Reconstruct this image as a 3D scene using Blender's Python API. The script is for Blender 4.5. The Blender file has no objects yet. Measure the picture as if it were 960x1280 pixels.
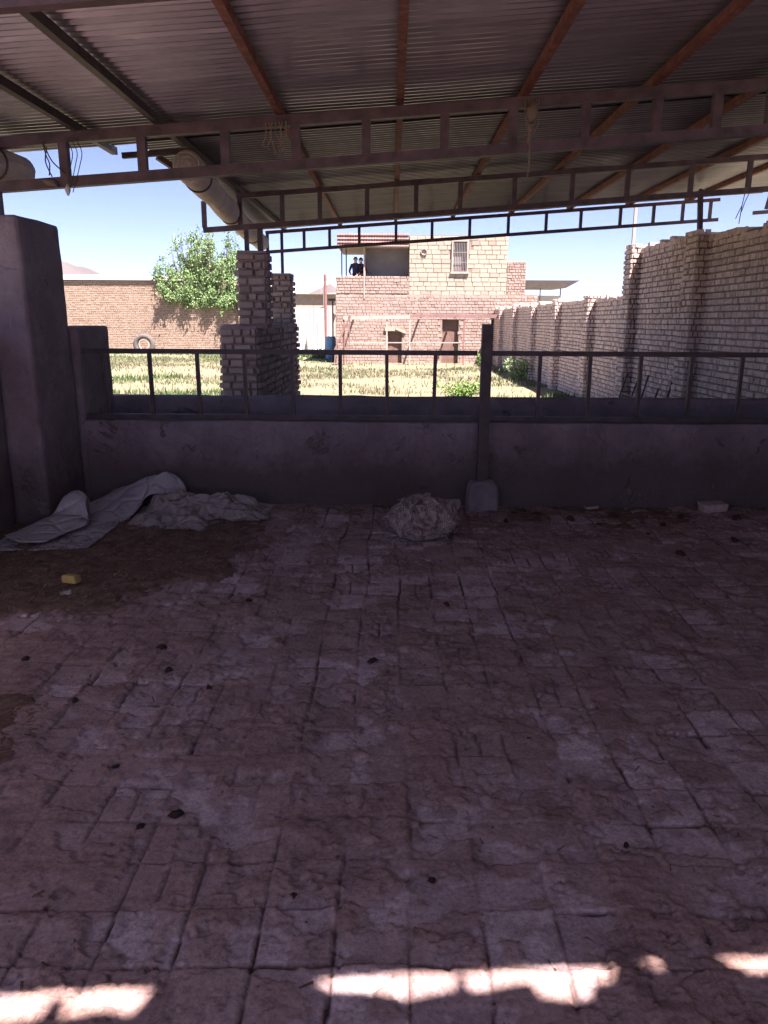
import bpy, math, random
import numpy as np
from mathutils import Vector, Matrix
R = math.radians
random.seed(7)
scn = bpy.context.scene
col = scn.collection

# ------------------------------------------------------------------ helpers
def link(o):
    col.objects.link(o); return o

class MB:
    """collects shapes and links them as one mesh object"""
    def __init__(s): s.v = []; s.f = []; s.mi = []; s.cur = 0
    def add(s, vs, fs):
        n = len(s.v); s.v += [tuple(p) for p in vs]
        s.f += [tuple(i + n for i in f) for f in fs]; s.mi += [s.cur] * len(fs)
    def box(s, x0, x1, y0, y1, z0, z1, rot=None, j=0.0):
        c = Vector(((x0+x1)/2, (y0+y1)/2, (z0+z1)/2))
        vs = []
        for z in (z0, z1):
            for x, y in ((x0, y0), (x1, y0), (x1, y1), (x0, y1)):
                p = Vector((x, y, z))
                if j: p += Vector((random.uniform(-j, j), random.uniform(-j, j), random.uniform(-j, j)))
                if rot: p = c + rot @ (p - c)
                vs.append(p)
        s.add(vs, [(3, 2, 1, 0), (4, 5, 6, 7), (0, 1, 5, 4), (1, 2, 6, 5), (2, 3, 7, 6), (3, 0, 4, 7)])
    def bar(s, p, q, w, h, up=Vector((0, 0, 1))):
        p, q = Vector(p), Vector(q); d = (q - p).normalized()
        r = d.cross(up)
        if r.length < 1e-4: r = Vector((1, 0, 0))
        r.normalize(); u = r.cross(d)
        vs = []
        for e in (p, q):
            for a, b in ((-1, -1), (1, -1), (1, 1), (-1, 1)):
                vs.append(e + r * (a * w / 2) + u * (b * h / 2))
        s.add(vs, [(0, 1, 2, 3), (7, 6, 5, 4), (0, 4, 5, 1), (1, 5, 6, 2), (2, 6, 7, 3), (3, 7, 4, 0)])
    def tube(s, pts, r, seg=8, cap=True):
        pts = [Vector(p) for p in pts]; n = len(pts)
        rs = r if isinstance(r, (list, tuple)) else [r] * n
        vs = []; prev = None
        for i, p in enumerate(pts):
            d = (pts[min(i+1, n-1)] - pts[max(i-1, 0)]).normalized()
            if prev is None:
                a = d.cross(Vector((0, 0, 1)))
                if a.length < 1e-3: a = d.cross(Vector((1, 0, 0)))
            else: a = prev - d * prev.dot(d)
            a.normalize(); prev = a; b = d.cross(a)
            for k in range(seg):
                t = 2 * math.pi * k / seg
                vs.append(p + (a * math.cos(t) + b * math.sin(t)) * rs[i])
        fs = []
        for i in range(n - 1):
            for k in range(seg):
                k2 = (k + 1) % seg
                fs.append((i*seg+k, i*seg+k2, (i+1)*seg+k2, (i+1)*seg+k))
        if cap:
            fs.append(tuple(range(seg))[::-1]); fs.append(tuple((n-1)*seg + k for k in range(seg)))
        s.add(vs, fs)
    def grid(s, P):
        """P: rows x cols of points"""
        nr, nc = len(P), len(P[0])
        s.add([p for r in P for p in r],
              [(i*nc+j, i*nc+j+1, (i+1)*nc+j+1, (i+1)*nc+j) for i in range(nr-1) for j in range(nc-1)])
    def build(s, name, mats, parent=None, smooth=False, loc=None):
        me = bpy.data.meshes.new(name); me.from_pydata(s.v, [], s.f)
        for m in (mats if isinstance(mats, (list, tuple)) else [mats]): me.materials.append(m)
        if s.cur or any(s.mi): me.polygons.foreach_set('material_index', s.mi)
        if smooth: me.polygons.foreach_set('use_smooth', [True] * len(me.polygons))
        me.update()
        o = link(bpy.data.objects.new(name, me))
        if parent: o.parent = parent
        if loc: o.location = loc
        return o

def tag(o, label, cat, group=None):
    o['label'] = label; o['category'] = cat
    if group: o['group'] = group
    return o
def empty(name, label, cat, loc=(0, 0, 0), group=None):
    o = link(bpy.data.objects.new(name, None)); o.location = loc; o.empty_display_size = .2
    return tag(o, label, cat, group)
def part(mb, name, mats, parent, smooth=False):
    """part whose mesh was written in world coordinates"""
    L = parent.location
    mb.v = [(v[0]-L.x, v[1]-L.y, v[2]-L.z) for v in mb.v]
    return mb.build(name, mats, parent, smooth)
def sub(mb, name, mats, parent, smooth=False):
    L = parent.parent.location
    mb.v = [(v[0]-L.x, v[1]-L.y, v[2]-L.z) for v in mb.v]
    return mb.build(name, mats, parent, smooth)
def kind(o, k): o['kind'] = k; return o
def mods(o, subd=0, solid=0, bev=0):
    if bev:
        m = o.modifiers.new('bev', 'BEVEL'); m.width = bev; m.segments = 2; m.limit_method = 'ANGLE'
    if subd:
        m = o.modifiers.new('sub', 'SUBSURF'); m.levels = m.render_levels = subd
    if solid:
        m = o.modifiers.new('sol', 'SOLIDIFY'); m.thickness = solid; m.offset = 0
    return o

# numpy noise
def _h(ix, iy, seed):
    n = (ix.astype(np.int64) * 374761393 + iy.astype(np.int64) * 668265263 + seed * 1442695041) & 0x7fffffff
    n = ((n ^ (n >> 13)) * 1274126177) & 0x7fffffff
    n = ((n ^ (n >> 16)) * 2246822519) & 0x7fffffff
    return ((n ^ (n >> 15)) & 0xffff) / 65535.0
def vn(x, y, seed=0):
    ix, iy = np.floor(x), np.floor(y); fx, fy = x-ix, y-iy
    fx = fx*fx*fx*(fx*(fx*6-15)+10); fy = fy*fy*fy*(fy*(fy*6-15)+10)
    a, b = _h(ix, iy, seed), _h(ix+1, iy, seed); c, d = _h(ix, iy+1, seed), _h(ix+1, iy+1, seed)
    return (a*(1-fx)+b*fx)*(1-fy) + (c*(1-fx)+d*fx)*fy
def fbm(x, y, seed=0, oct=4, gain=.5):
    t = 0; a = 1; s = 0
    for o in range(oct):
        t = t + a*vn(x, y, seed+o*17); s += a; a *= gain; x = x*2.03+5.1; y = y*2.03+1.7
    return t/s
def ss(a, b, x):
    t = np.clip((x-a)/(b-a), 0, 1); return t*t*(3-2*t)
def voro(x, y, seed=0):
    """F2-F1 distance to cell borders"""
    ix, iy = np.floor(x), np.floor(y)
    f1 = np.full(x.shape, 9.0); f2 = np.full(x.shape, 9.0)
    for dx in (-1, 0, 1):
        for dy in (-1, 0, 1):
            cx, cy = ix+dx, iy+dy
            d = np.hypot(cx+_h(cx, cy, seed)-x, cy+_h(cx, cy, seed+5)-y)
            f2 = np.where(d < f1, f1, np.minimum(f2, d)); f1 = np.minimum(f1, d)
    return f2-f1

# ------------------------------------------------------------------ materials
class NT:
    def __init__(s, name):
        s.m = bpy.data.materials.new(name); s.m.use_nodes = True
        s.t = s.m.node_tree; s.n = s.t.nodes; s.l = s.t.links
        s.b = s.n['Principled BSDF']
    def new(s, t, **kw):
        n = s.n.new(t)
        for k, v in kw.items(): setattr(n, k, v)
        return n
    def coord(s):
        return s.new('ShaderNodeTexCoord').outputs['Object']
    def noise(s, scale, detail=4, rough=.6, vec=None, dist=0):
        n = s.new('ShaderNodeTexNoise'); n.inputs['Scale'].default_value = scale
        n.inputs['Detail'].default_value = detail; n.inputs['Roughness'].default_value = rough
        n.inputs['Distortion'].default_value = dist
        s.l.new(vec or s.coord(), n.inputs['Vector']); return n.outputs['Fac']
    def ramp(s, fac, stops):
        r = s.new('ShaderNodeValToRGB'); e = r.color_ramp.elements
        while len(e) < len(stops): e.new(.5)
        for i, (p, c) in enumerate(stops):
            e[i].position = p; e[i].color = (c, c, c, 1) if isinstance(c, (int, float)) else (*c, 1)
        s.l.new(fac, r.inputs[0]); return r.outputs[0]
    def mix(s, fac, a, b, mode='MIX'):
        m = s.new('ShaderNodeMix', data_type='RGBA', blend_type=mode)
        for i, v in ((0, fac), (6, a), (7, b)):
            if isinstance(v, (int, float)): m.inputs[i].default_value = v
            elif isinstance(v, tuple): m.inputs[i].default_value = (*v, 1)
            else: s.l.new(v, m.inputs[i])
        return m.outputs[2]
    def attr(s, name):
        return s.new('ShaderNodeAttribute', attribute_name=name)
    def island(s):
        return s.new('ShaderNodeNewGeometry').outputs['Random Per Island']
    def bump(s, h, dist=.01, strength=1.0):
        b = s.new('ShaderNodeBump'); b.inputs['Distance'].default_value = dist
        b.inputs['Strength'].default_value = strength
        s.l.new(h, b.inputs['Height']); s.l.new(b.outputs[0], s.b.inputs['Normal'])
    def fin(s, color, rough=.8, metal=0, spec=.3):
        if isinstance(color, tuple): s.b.inputs['Base Color'].default_value = (*color, 1)
        else: s.l.new(color, s.b.inputs['Base Color'])
        if isinstance(rough, (int, float)): s.b.inputs['Roughness'].default_value = rough
        else: s.l.new(rough, s.b.inputs['Roughness'])
        s.b.inputs['Metallic'].default_value = metal
        s.b.inputs['Specular IOR Level'].default_value = spec
        return s.m

def sc(c, k): return tuple(min(1, x*k) for x in c)
def m_simple(name, c, var=.25, scale=8, rough=.8, metal=0, spec=.3, bump=.004, island=0):
    t = NT(name)
    n = t.noise(scale, 6)
    colr = t.ramp(n, [(.3, sc(c, 1-var)), (.7, sc(c, 1+var))])
    if island:
        colr = t.mix(1.0, colr, t.ramp(t.island(), [(0, 1-island), (1, 1+island)]), 'MULTIPLY')
    if bump: t.bump(t.noise(scale*5, 6, .7), bump)
    return t.fin(colr, rough, metal, spec)
def m_brick(name, a, b, c, dirt=(.25, .2, .17), bump=.006):
    """per-brick colour between three clays, with blotches"""
    t = NT(name)
    colr = t.ramp(t.island(), [(0, a), (.45, b), (.8, c), (1, sc(a, .75))])
    colr = t.mix(t.ramp(t.noise(9, 6, .7), [(.5, 0.0), (.72, .75)]), colr, dirt)
    colr = t.mix(t.ramp(t.noise(40, 4, .7), [(.35, .35), (.6, 0.0)]), colr, sc(b, .6))
    t.bump(t.noise(55, 6, .75), bump)
    return t.fin(colr, .9, 0, .15)

M = {}
M['plaster'] = None
def plaster():
    t = NT('grey_plaster')
    c = t.ramp(t.noise(2.2, 8, .65), [(.3, (.17, .135, .15)), (.5, (.23, .185, .20)), (.62, (.28, .23, .245)), (.75, (.33, .28, .29))])
    c = t.mix(t.ramp(t.noise(14, 6, .7), [(.52, 0.0), (.7, .5)]), c, (.17, .125, .12))
    mp = t.new('ShaderNodeMapping'); mp.inputs['Scale'].default_value = (16, 16, 1.6); t.l.new(t.coord(), mp.inputs[0])
    c = t.mix(t.ramp(t.noise(2.2, 5, .6, mp.outputs[0]), [(.62, 0.0), (.72, .45)]), c, (.30, .26, .27))
    # splash of dried muck low on the wall
    g = t.new('ShaderNodeSeparateXYZ'); t.l.new(t.new('ShaderNodeNewGeometry').outputs['Position'], g.inputs[0])
    hz = t.new('ShaderNodeMath', operation='MULTIPLY_ADD'); t.l.new(t.noise(3.5, 7, .7), hz.inputs[0])
    hz.inputs[1].default_value = -.6; t.l.new(g.outputs[2], hz.inputs[2])
    c = t.mix(t.ramp(hz.outputs[0], [(0.0, .75), (.12, .45), (.34, .0)]), c, (.11, .07, .065))
    # patches where the skim coat has come away, and fine cracks
    v = t.new('ShaderNodeTexVoronoi', feature='DISTANCE_TO_EDGE'); v.inputs['Scale'].default_value = 2.6
    vm = t.new('ShaderNodeMix', data_type='VECTOR'); vm.inputs[0].default_value = .12
    nz = t.new('ShaderNodeTexNoise'); nz.inputs['Scale'].default_value = 5; nz.inputs['Detail'].default_value = 6
    oc = t.coord(); t.l.new(oc, nz.inputs['Vector']); t.l.new(oc, vm.inputs[4]); t.l.new(nz.outputs['Color'], vm.inputs[5]); t.l.new(vm.outputs[1], v.inputs['Vector'])
    cm = t.new('ShaderNodeMath', operation='MULTIPLY'); t.l.new(t.ramp(v.outputs['Distance'], [(.0, .4), (.012, 0.0)]), cm.inputs[0]); t.l.new(t.ramp(t.noise(1.4, 3), [(.5, 0.0), (.58, 1.0)]), cm.inputs[1])
    c = t.mix(cm.outputs[0], c, (.05, .04, .045))
    pt = t.ramp(t.noise(2.4, 9, .72, dist=.6), [(.60, 0.0), (.615, 1.0)])
    c = t.mix(pt, c, t.ramp(t.noise(26, 6, .7), [(.35, (.11, .08, .08)), (.65, (.21, .165, .16))]))
    hh = t.mix(.35, t.noise(20, 10, .75), pt, 'SUBTRACT')
    t.bump(hh, .016)
    return t.fin(c, .88, 0, .2)
M['plaster'] = plaster()
M['concrete'] = m_simple('rough_concrete', (.25, .205, .21), .3, 6, .9, bump=.01)
M['steel'] = m_simple('dark_painted_steel', (.06, .04, .042), .45, 9, .55, .0, .45, .002)
M['steel_truss'] = m_simple('primer_painted_steel', (.085, .052, .062), .5, 7, .55, .0, .4, .002)
def rusty():
    t = NT('rusty_red_primer')
    n = t.noise(11, 8, .7)
    c = t.ramp(n, [(.32, (.11, .038, .033)), (.5, (.19, .068, .055)), (.64, (.26, .115, .09)), (.76, (.40, .27, .22))])
    t.bump(t.noise(60, 6, .7), .003)
    return t.fin(c, .75, 0, .3)
M['rust'] = rusty()
def galv():
    t = NT('galvanised_sheet')
    mp = t.new('ShaderNodeMapping'); mp.inputs['Scale'].default_value = (.25, 3.0, 1); t.l.new(t.coord(), mp.inputs[0])
    c = t.ramp(t.noise(3.0, 8, .7, mp.outputs[0]), [(.3, (.15, .145, .17)), (.55, (.22, .212, .24)), (.75, (.29, .28, .31))])
    c = t.mix(t.ramp(t.noise(.8, 3, .5), [(.5, 0.0), (.7, .4)]), c, (.20, .165, .175))
    r = t.ramp(t.noise(6, 5), [(.3, .30), (.7, .44)])
    return t.fin(c, r, .85, .5)
M['galv'] = galv()
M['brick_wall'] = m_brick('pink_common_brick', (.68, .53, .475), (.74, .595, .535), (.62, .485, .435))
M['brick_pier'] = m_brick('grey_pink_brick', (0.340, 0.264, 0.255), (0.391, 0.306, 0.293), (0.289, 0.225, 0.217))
M['brick_far'] = m_brick('sandy_brick', (0.313, 0.237, 0.181), (0.348, 0.268, 0.209), (0.285, 0.216, 0.171), (0.244, 0.184, 0.146))
M['brick_house'] = m_brick('pale_pink_brick', (0.306, 0.233, 0.202), (0.341, 0.264, 0.230), (0.278, 0.212, 0.184), (0.251, 0.195, 0.167))
M['cream'] = m_brick('cream_painted_block', (0.335, 0.300, 0.244), (0.361, 0.322, 0.261), (0.313, 0.278, 0.226), (0.287, 0.257, 0.209))
M['mortar'] = m_simple('mortar', (.25, .19, .175), .25, 12, .95, spec=.1, bump=.008)
M['mortar_pale'] = m_simple('pale_mortar', (0.223, 0.174, 0.150), .2, 12, .95, spec=.1, bump=.006)
M['dark'] = m_simple('dark_interior', (.045, .035, .033), .2, 3, .9)
M['doorbrown'] = m_simple('brown_door_paint', (.16, .10, .085), .25, 4, .6)
M['grey_panel'] = m_simple('grey_render_panel', (.22, .20, .20), .15, 2, .85)
M['white_metal'] = m_simple('white_painted_sheet', (.48, .475, .475), .12, 3, .5, bump=0)
M['red_beam'] = m_simple('red_oxide_beam', (.22, .105, .095), .2, 4, .7)
M['pale_beam'] = m_simple('pale_beam', (0.334, 0.278, 0.247), .15, 4, .8)
M['canopy'] = m_simple('brown_canopy_sheet', (.20, .12, .115), .25, 4, .7)
M['blue'] = m_simple('blue_paint', (.18, .36, .52), .15, 4, .5, bump=0)
M['bark'] = m_simple('bark', (.17, .12, .09), .3, 12, .9, bump=.02)
M['wire'] = m_simple('old_wire', (.07, .05, .045), .3, 20, .7, bump=0)
M['rope'] = m_simple('frayed_rope', (.20, .15, .12), .3, 40, .95, bump=.002)
M['tyre'] = m_simple('sun_greyed_rubber', (.10, .09, .085), .25, 10, .85)
M['yellow'] = m_simple('dirty_yellow_foam', (.62, .46, .16), .25, 25, .95, spec=.1, bump=.006)
M['paper'] = m_simple('off_white_scrap', (.55, .5, .47), .15, 20, .9)
M['dung'] = m_simple('dried_dung', (.085, .052, .042), .4, 30, .95, spec=.1, bump=.006)
M['clay_rubble'] = m_simple('pink_broken_brick', (.46, .34, .31), .2, 18, .95, bump=.005)
def tarp():
    t = NT('dusty_canvas')
    c = t.ramp(t.noise(3, 8, .7), [(.3, (.50, .41, .36)), (.6, (.68, .58, .52)), (.8, (.74, .66, .60))])
    mp = t.new('ShaderNodeMapping'); mp.inputs['Scale'].default_value = (14, 1.2, 14); t.l.new(t.coord(), mp.inputs[0])
    t.bump(t.noise(2.0, 6, .6, mp.outputs[0]), .03)
    return t.fin(c, .9, 0, .1)
M['tarp'] = tarp()
def sheetmat(name, a, b, stain, thr=.6):
    t = NT(name)
    c = t.ramp(t.noise(3.5, 8, .65), [(.3, a), (.7, b)])
    c = t.mix(t.ramp(t.noise(7, 9, .72, dist=.4), [(thr, 0.0), (thr+.12, .8)]), c, stain)
    v = t.new('ShaderNodeTexVoronoi', feature='DISTANCE_TO_EDGE'); v.inputs['Scale'].default_value = 5; t.l.new(t.coord(), v.inputs['Vector'])
    t.bump(t.mix(.35, t.noise(7, 8, .65), t.ramp(v.outputs['Distance'], [(0, 0.0), (.12, 1.0)])), .03)
    return t.fin(c, .75, 0, .2)
M['felt'] = sheetmat('grubby_white_sheet', (.42, .375, .385), (.53, .48, .485), (.22, .16, .15), .55)
M['sack'] = sheetmat('dirty_woven_sack', (.30, .24, .225), (.43, .36, .335), (.15, .10, .08), .49)
def ragmat():
    t = NT('torn_burlap')
    c = t.ramp(t.noise(9, 10, .78, dist=1.6), [(.34, (.12, .075, .07)), (.43, (.38, .275, .255)), (.55, (.62, .50, .47)), (.72, (.78, .68, .65))])
    w = t.new('ShaderNodeTexWave'); w.inputs['Scale'].default_value = 26; w.inputs['Distortion'].default_value = 9
    w.inputs['Detail'].default_value = 4; t.l.new(t.coord(), w.inputs['Vector'])
    t.bump(w.outputs['Fac'], .012)
    return t.fin(c, .95, 0, .1)
M['rag'] = ragmat()
M['thread'] = m_simple('pale_frayed_thread', (.60, .49, .46), .35, 9, .95, spec=.1, bump=0)
def floormat():
    t = NT('muddy_brick_tiles')
    a = t.attr('data').outputs['Color']; s = t.new('ShaderNodeSeparateColor'); t.l.new(a, s.inputs[0])
    tint, crust, joint = s.outputs[0], s.outputs[1], s.outputs[2]
    n1 = t.noise(18, 8, .72); n2 = t.noise(70, 6, .75); n3 = t.noise(3.2, 6, .65)
    tile = t.ramp(tint, [(0, (.43, .31, .31)), (.35, (.51, .385, .385)), (.7, (.59, .46, .46)), (1, (.71, .585, .585))])
    tile = t.mix(t.ramp(n1, [(.46, 0.0), (.66, .6)]), tile, (.31, .205, .195))
    mud = t.ramp(n1, [(.25, (.28, .18, .155)), (.5, (.375, .25, .22)), (.75, (.465, .33, .295))])
    c = t.mix(crust, tile, mud)
    c = t.mix(joint, c, (.10, .056, .05))  # this channel also carries the shade painted along crust edges
    c = t.mix(t.ramp(n3, [(.42, 0.0), (.7, .4)]), c, (.22, .14, .13))
    c = t.mix(1.0, c, t.ramp(n2, [(.3, .62), (.5, 1.0), (.72, 1.32)]), 'MULTIPLY')
    h = t.mix(.5, n1, n2)
    t.bump(h, .010)
    return t.fin(c, 1.0, 0, .05)
M['floor'] = floormat()
def littermat():
    t = NT('straw_and_manure')
    a = t.attr('data').outputs['Color']; s = t.new('ShaderNodeSeparateColor'); t.l.new(a, s.inputs[0])
    c = t.ramp(s.outputs[0], [(0, (.15, .092, .068)), (.45, (.30, .195, .145)), (.75, (.44, .315, .235)), (1, (.62, .50, .38))])
    c = t.mix(t.ramp(t.noise(60, 6, .75), [(.4, .6), (.6, 0.0)]), c, (.12, .075, .056))
    t.bump(t.noise(90, 6, .8), .012)
    return t.fin(c, .95, 0, .1)
M['litter'] = littermat()
def groundmat():
    t = NT('dry_earth')
    c = t.ramp(t.noise(.7, 8, .7), [(.35, (.175, .16, .11)), (.55, (.20, .178, .13)), (.7, (.115, .14, .068))])
    c = t.mix(t.ramp(t.noise(9, 6, .7), [(.4, .4), (.6, 0.0)]), c, (.20, .19, .09))
    t.bump(t.noise(12, 8, .7), .05)
    return t.fin(c, .95, 0, .1)
M['ground'] = groundmat()
def grassmat():
    t = NT('dry_grass')
    a = t.attr('data').outputs['Color']; s = t.new('ShaderNodeSeparateColor'); t.l.new(a, s.inputs[0])
    c = t.ramp(s.outputs[0], [(0, (.15, .14, .095)), (.25, (.105, .13, .07)), (.5, (.075, .112, .047)), (1, (.045, .09, .032))])
    return t.fin(c, .8, 0, .15)
M['grass'] = grassmat()
def leafmat(name, a, b):
    t = NT(name)
    c = t.ramp(t.island(), [(0, a), (.7, b), (1, sc(b, 1.3))])
    m = t.fin(c, .6, 0, .25)
    return m
M['leaf'] = leafmat('mulberry_leaf', (.10, .18, .07), (.17, .28, .115))
M['weed'] = leafmat('weed_leaf', (.07, .15, .03), (.13, .24, .06))
M['hill'] = m_simple('dusty_hill', (.085, .075, .075), .2, .004, .95, bump=0)
M['skin'] = m_simple('skin', (.42, .26, .19), .05, 6, .6, bump=0)
M['hair'] = m_simple('black_hair', (.012, .010, .010), .1, 20, .6, bump=0)
M['navy'] = m_simple('navy_shirt', (.022, .024, .05), .1, 8, .8, bump=0)
M['maroon'] = m_simple('dark_plum_shirt', (.05, .026, .045), .1, 8, .8, bump=0)
M['trouser'] = m_simple('dark_trousers', (.03, .028, .03), .1, 8, .85, bump=0)
M['mask'] = m_simple('pale_mask', (.6, .58, .6), .05, 8, .8, bump=0)

# ------------------------------------------------------------------ bricks
def bricks(mb, o, u, n, W, H, rh, bl, dep=.02, gap=.012, jit=.004, top=None, hole=None, head=.5, z0row=0):
    """lay rough bricks over a face: o corner, u horizontal unit, n outward normal"""
    o, u, n = Vector(o), Vector(u), Vector(n); up = Vector((0, 0, 1))
    nr = int(round(H / rh))
    rj = random.uniform
    for r in range(nr):
        x = -rj(0, 1) * bl
        z0 = r * rh + gap/2; z1 = (r+1) * rh - gap/2
        wob = [rj(-1, 1)*jit for _ in range(4)]
        while x < W:
            L = bl * (head if rj(0, 1) < .45 else 1) * rj(.92, 1.08)
            a, b = max(x + gap/2, 0), min(x + L - gap/2, W)
            x += L
            if b - a < .02: continue
            m = (a+b)/2
            if top and z1 > top(m): continue
            if hole and hole(m, (z0+z1)/2): continue
            d = dep + rj(-.35, .35)*dep; t = rj(-.3, .3)*dep
            j = lambda: rj(-jit, jit)
            P = []
            for (xx, zz, dd) in ((a, z0, 0), (b, z0, 0), (b, z1, 0), (a, z1, 0)):
                P.append(o + u*(xx) + up*(zz) - n*.004)
            i = min(.008, rh*.09)
            for (xx, zz, dd) in ((a+i, z0+i, d), (b-i, z0+i, d+t), (b-i, z1-i, d+t), (a+i, z1-i, d)):
                P.append(o + u*(xx+j()) + up*(zz+j()) + n*dd)
            # keep winding outward whichever way u runs
            fl = u.cross(up).dot(n) > 0
            F = [(4, 5, 6, 7), (0, 1, 5, 4), (1, 2, 6, 5), (2, 3, 7, 6), (3, 0, 4, 7)]
            mb.add(P, F if fl else [f[::-1] for f in F])

def wall_holes(mb, x0, x1, y0, y1, z0, z1, holes):
    """solid wall along X with rectangular openings (x0,x1,z0,z1)"""
    xs = sorted({x0, x1, *[h[0] for h in holes], *[h[1] for h in holes]})
    zs = sorted({z0, z1, *[h[2] for h in holes], *[h[3] for h in holes]})
    for i in range(len(xs)-1):
        run = None
        for k in range(len(zs)-1):
            mx, mz = (xs[i]+xs[i+1])/2, (zs[k]+zs[k+1])/2
            if any(h[0] < mx < h[1] and h[2] < mz < h[3] for h in holes): continue
            mb.box(xs[i], xs[i+1], y0, y1, zs[k], zs[k+1])

# ------------------------------------------------------------------ FLOOR
def build_floor():
    ys = [-7.0, -4, -2, -.5, .3, .8]
    y = 1.12
    while y < 6.75: ys.append(y); y += max(.0042, y*.0031)
    ys.append(6.78)
    ys = np.array(ys)
    xs = np.concatenate([[-4.2], np.arange(-3.3, 4.5, .0085), [6.2]])
    X, Y = np.meshgrid(xs, ys)
    wx = X + (fbm(X*1.3, Y*1.3, 3, 2)-.5)*.05 + (fbm(X*9, Y*9, 8, 3)-.5)*.009
    wy = Y + (fbm(X*1.3, Y*1.3, 4, 2)-.5)*.04 + (fbm(X*9, Y*9, 9, 3)-.5)*.009
    tx, ty = (wx-.055)/.2, (wy-1.605)/.196
    # in a few places half tiles break the grid
    ix, iy = np.floor(tx), np.floor(ty)
    fx, fy = tx-ix, ty-iy
    half = (_h(ix, iy, 61) > .93)
    fx2 = np.where(half, np.abs(fx-.5), .5)
    hA, hB, hC, hD = _h(ix, iy, 1), _h(ix, iy, 2), _h(ix, iy, 3), _h(ix, iy, 4)
    lvl = (hA-.5)*.010 + (hB-.5)*.012*(fx-.5) + (hC-.5)*.012*(fy-.5)
    e = np.minimum(np.minimum(fx, 1-fx), np.minimum(fy, 1-fy))
    e = np.minimum(e, fx2)
    jw = .012 + .055*fbm(X*4, Y*4, 20, 3)**1.5
    joint = (1-ss(jw*.35, jw, e))*(.15+.85*ss(.36, .54, fbm(X*3.1, Y*3.1, 21, 4)))
    broken = ss(.56, .66, fbm(X*7, Y*7, 31, 4)) * .5
    # mud crust, two flaking layers
    big = fbm(X*.9, Y*.9, 40, 3)
    c1n = fbm(X*4.2, Y*4.2, 41, 5, .55) + (big-.5)*.7 + (hD-.5)*.20
    c2n = fbm(X*5.5+9, Y*5.5, 47, 5, .6) + (big-.5)*.5
    near = ss(5.2, 2.6, Y)          # the muck lies thicker in the trampled middle
    far = ss(3.4, 5.0, Y)
    c1v = c1n + .06*near - .05*far; c2v = c2n + .05*near - .04*far
    c1 = ss(.50, .518, c1v); c2 = ss(.575, .588, c2v)
    lip_shade = np.exp(-((c1v-.499)/.006)**2)*ss(.45, .6, fbm(X*5, Y*5, 71, 3)) + np.exp(-((c2v-.573)/.006)**2)*ss(.4, .55, fbm(X*5, Y*5, 72, 3))  # shade along the crust edges, painted dark as well as slightly grooved
    ck = voro(X*5.3+fbm(X*9, Y*9, 55, 3)*1.6, Y*5.3+fbm(X*9, Y*9, 56, 3)*1.6, 5)
    crack = (1-ss(.015, .06, ck)) * ss(.60, .68, fbm(X*2.4, Y*2.4, 58, 3))
    rough = (fbm(X*16, Y*16, 70, 5, .7)-.5)
    z = lvl - joint*.012*(1-.5*c1)*(1-.45*c2) + c1*(.008+.007*rough) + c2*(.009+.009*rough) - lip_shade*.003 \
        - crack*.004 - broken*.004 + rough*.0022 + (fbm(X*1.1, Y*1.1, 90, 3)-.5)*.02
    z = z*ss(-1, 1.2, Y) - .004
    crust = np.clip(c1*.7 + c2*.6, 0, 1)
    tint = np.clip(hB*.55 + .22 + (hA-.5)*.3 + (fbm(X*6, Y*6, 77, 4)-.5)*.5, 0, 1)
    pale = (_h(ix, iy, 15) > .80)*(1-crust)*.28
    tint = np.clip(tint + pale, 0, 1)
    dark = np.clip(joint*(1-.45*c1)*(1-.4*c2)*1.0 + lip_shade*.22 + crack*.25 + ss(.60, .70, fbm(X*11, Y*11, 99, 4))*.3, 0, 1)
    nr, nc = X.shape
    V = np.stack([X, Y, z], -1).reshape(-1, 3)
    i = np.arange(nr*nc).reshape(nr, nc)
    Fq = np.stack([i[:-1, :-1], i[:-1, 1:], i[1:, 1:], i[1:, :-1]], -1).reshape(-1, 4)
    me = mesh_np('floor', V, Fq, np.stack([tint, crust, dark], -1).reshape(-1, 3))
    me.materials.append(M['floor'])
    me.polygons.foreach_set('use_smooth', [True]*len(me.polygons))
    kind(link(bpy.data.objects.new('floor', me)), 'structure')
def mesh_np(name, V, F, data=None):
    me = bpy.data.meshes.new(name)
    V = np.asarray(V, dtype=np.float32); F = np.asarray(F, dtype=np.int32); k = F.shape[1]
    me.vertices.add(len(V)); me.vertices.foreach_set('co', V.ravel())
    me.loops.add(F.size); me.loops.foreach_set('vertex_index', F.ravel())
    me.polygons.add(len(F)); me.polygons.foreach_set('loop_start', np.arange(0, F.size, k, dtype=np.int32))
    if data is not None:
        a = me.attributes.new('data', 'FLOAT_COLOR', 'POINT')
        d = np.ones((len(V), 4), np.float32); d[:, :3] = data
        a.data.foreach_set('color', d.ravel())
    me.update(calc_edges=True); me.validate()
    return me
build_floor()

# ------------------------------------------------------------------ LITTER
def litter_mask(X, Y):
    w = (fbm(X*3.2, Y*3.2, 120, 5, .6)-.5)
    # heap on the left, in front of the sheets
    a = ss(.0, .16, 1 - np.hypot((X+2.25)/1.28, (Y-5.0)/1.12) + w*.55)
    b = ss(.0, .25, 1 - np.hypot((X+1.3)/.50, (Y-5.45)/.62) + w*.7)*.8
    c = ss(.0, .16, 1 - np.hypot((X+1.75)/.42, (Y-2.65)/.45) + w*.6)*.8
    d = ss(6.15, 6.62, Y + w*.7)*ss(-.9, -.3, X)*.45        # sweepings along the low wall
    e = ss(.0, .3, 1 - np.hypot((X-2.3)/1.2, (Y-6.35)/.55) + w*1.3)*.35
    f = ss(.0, .2, 1 - np.hypot((X-1.15)/.22, (Y-6.25)/.25) + w*.6)*.9
    return np.maximum.reduce([a, b, c, d, e, f])
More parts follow.
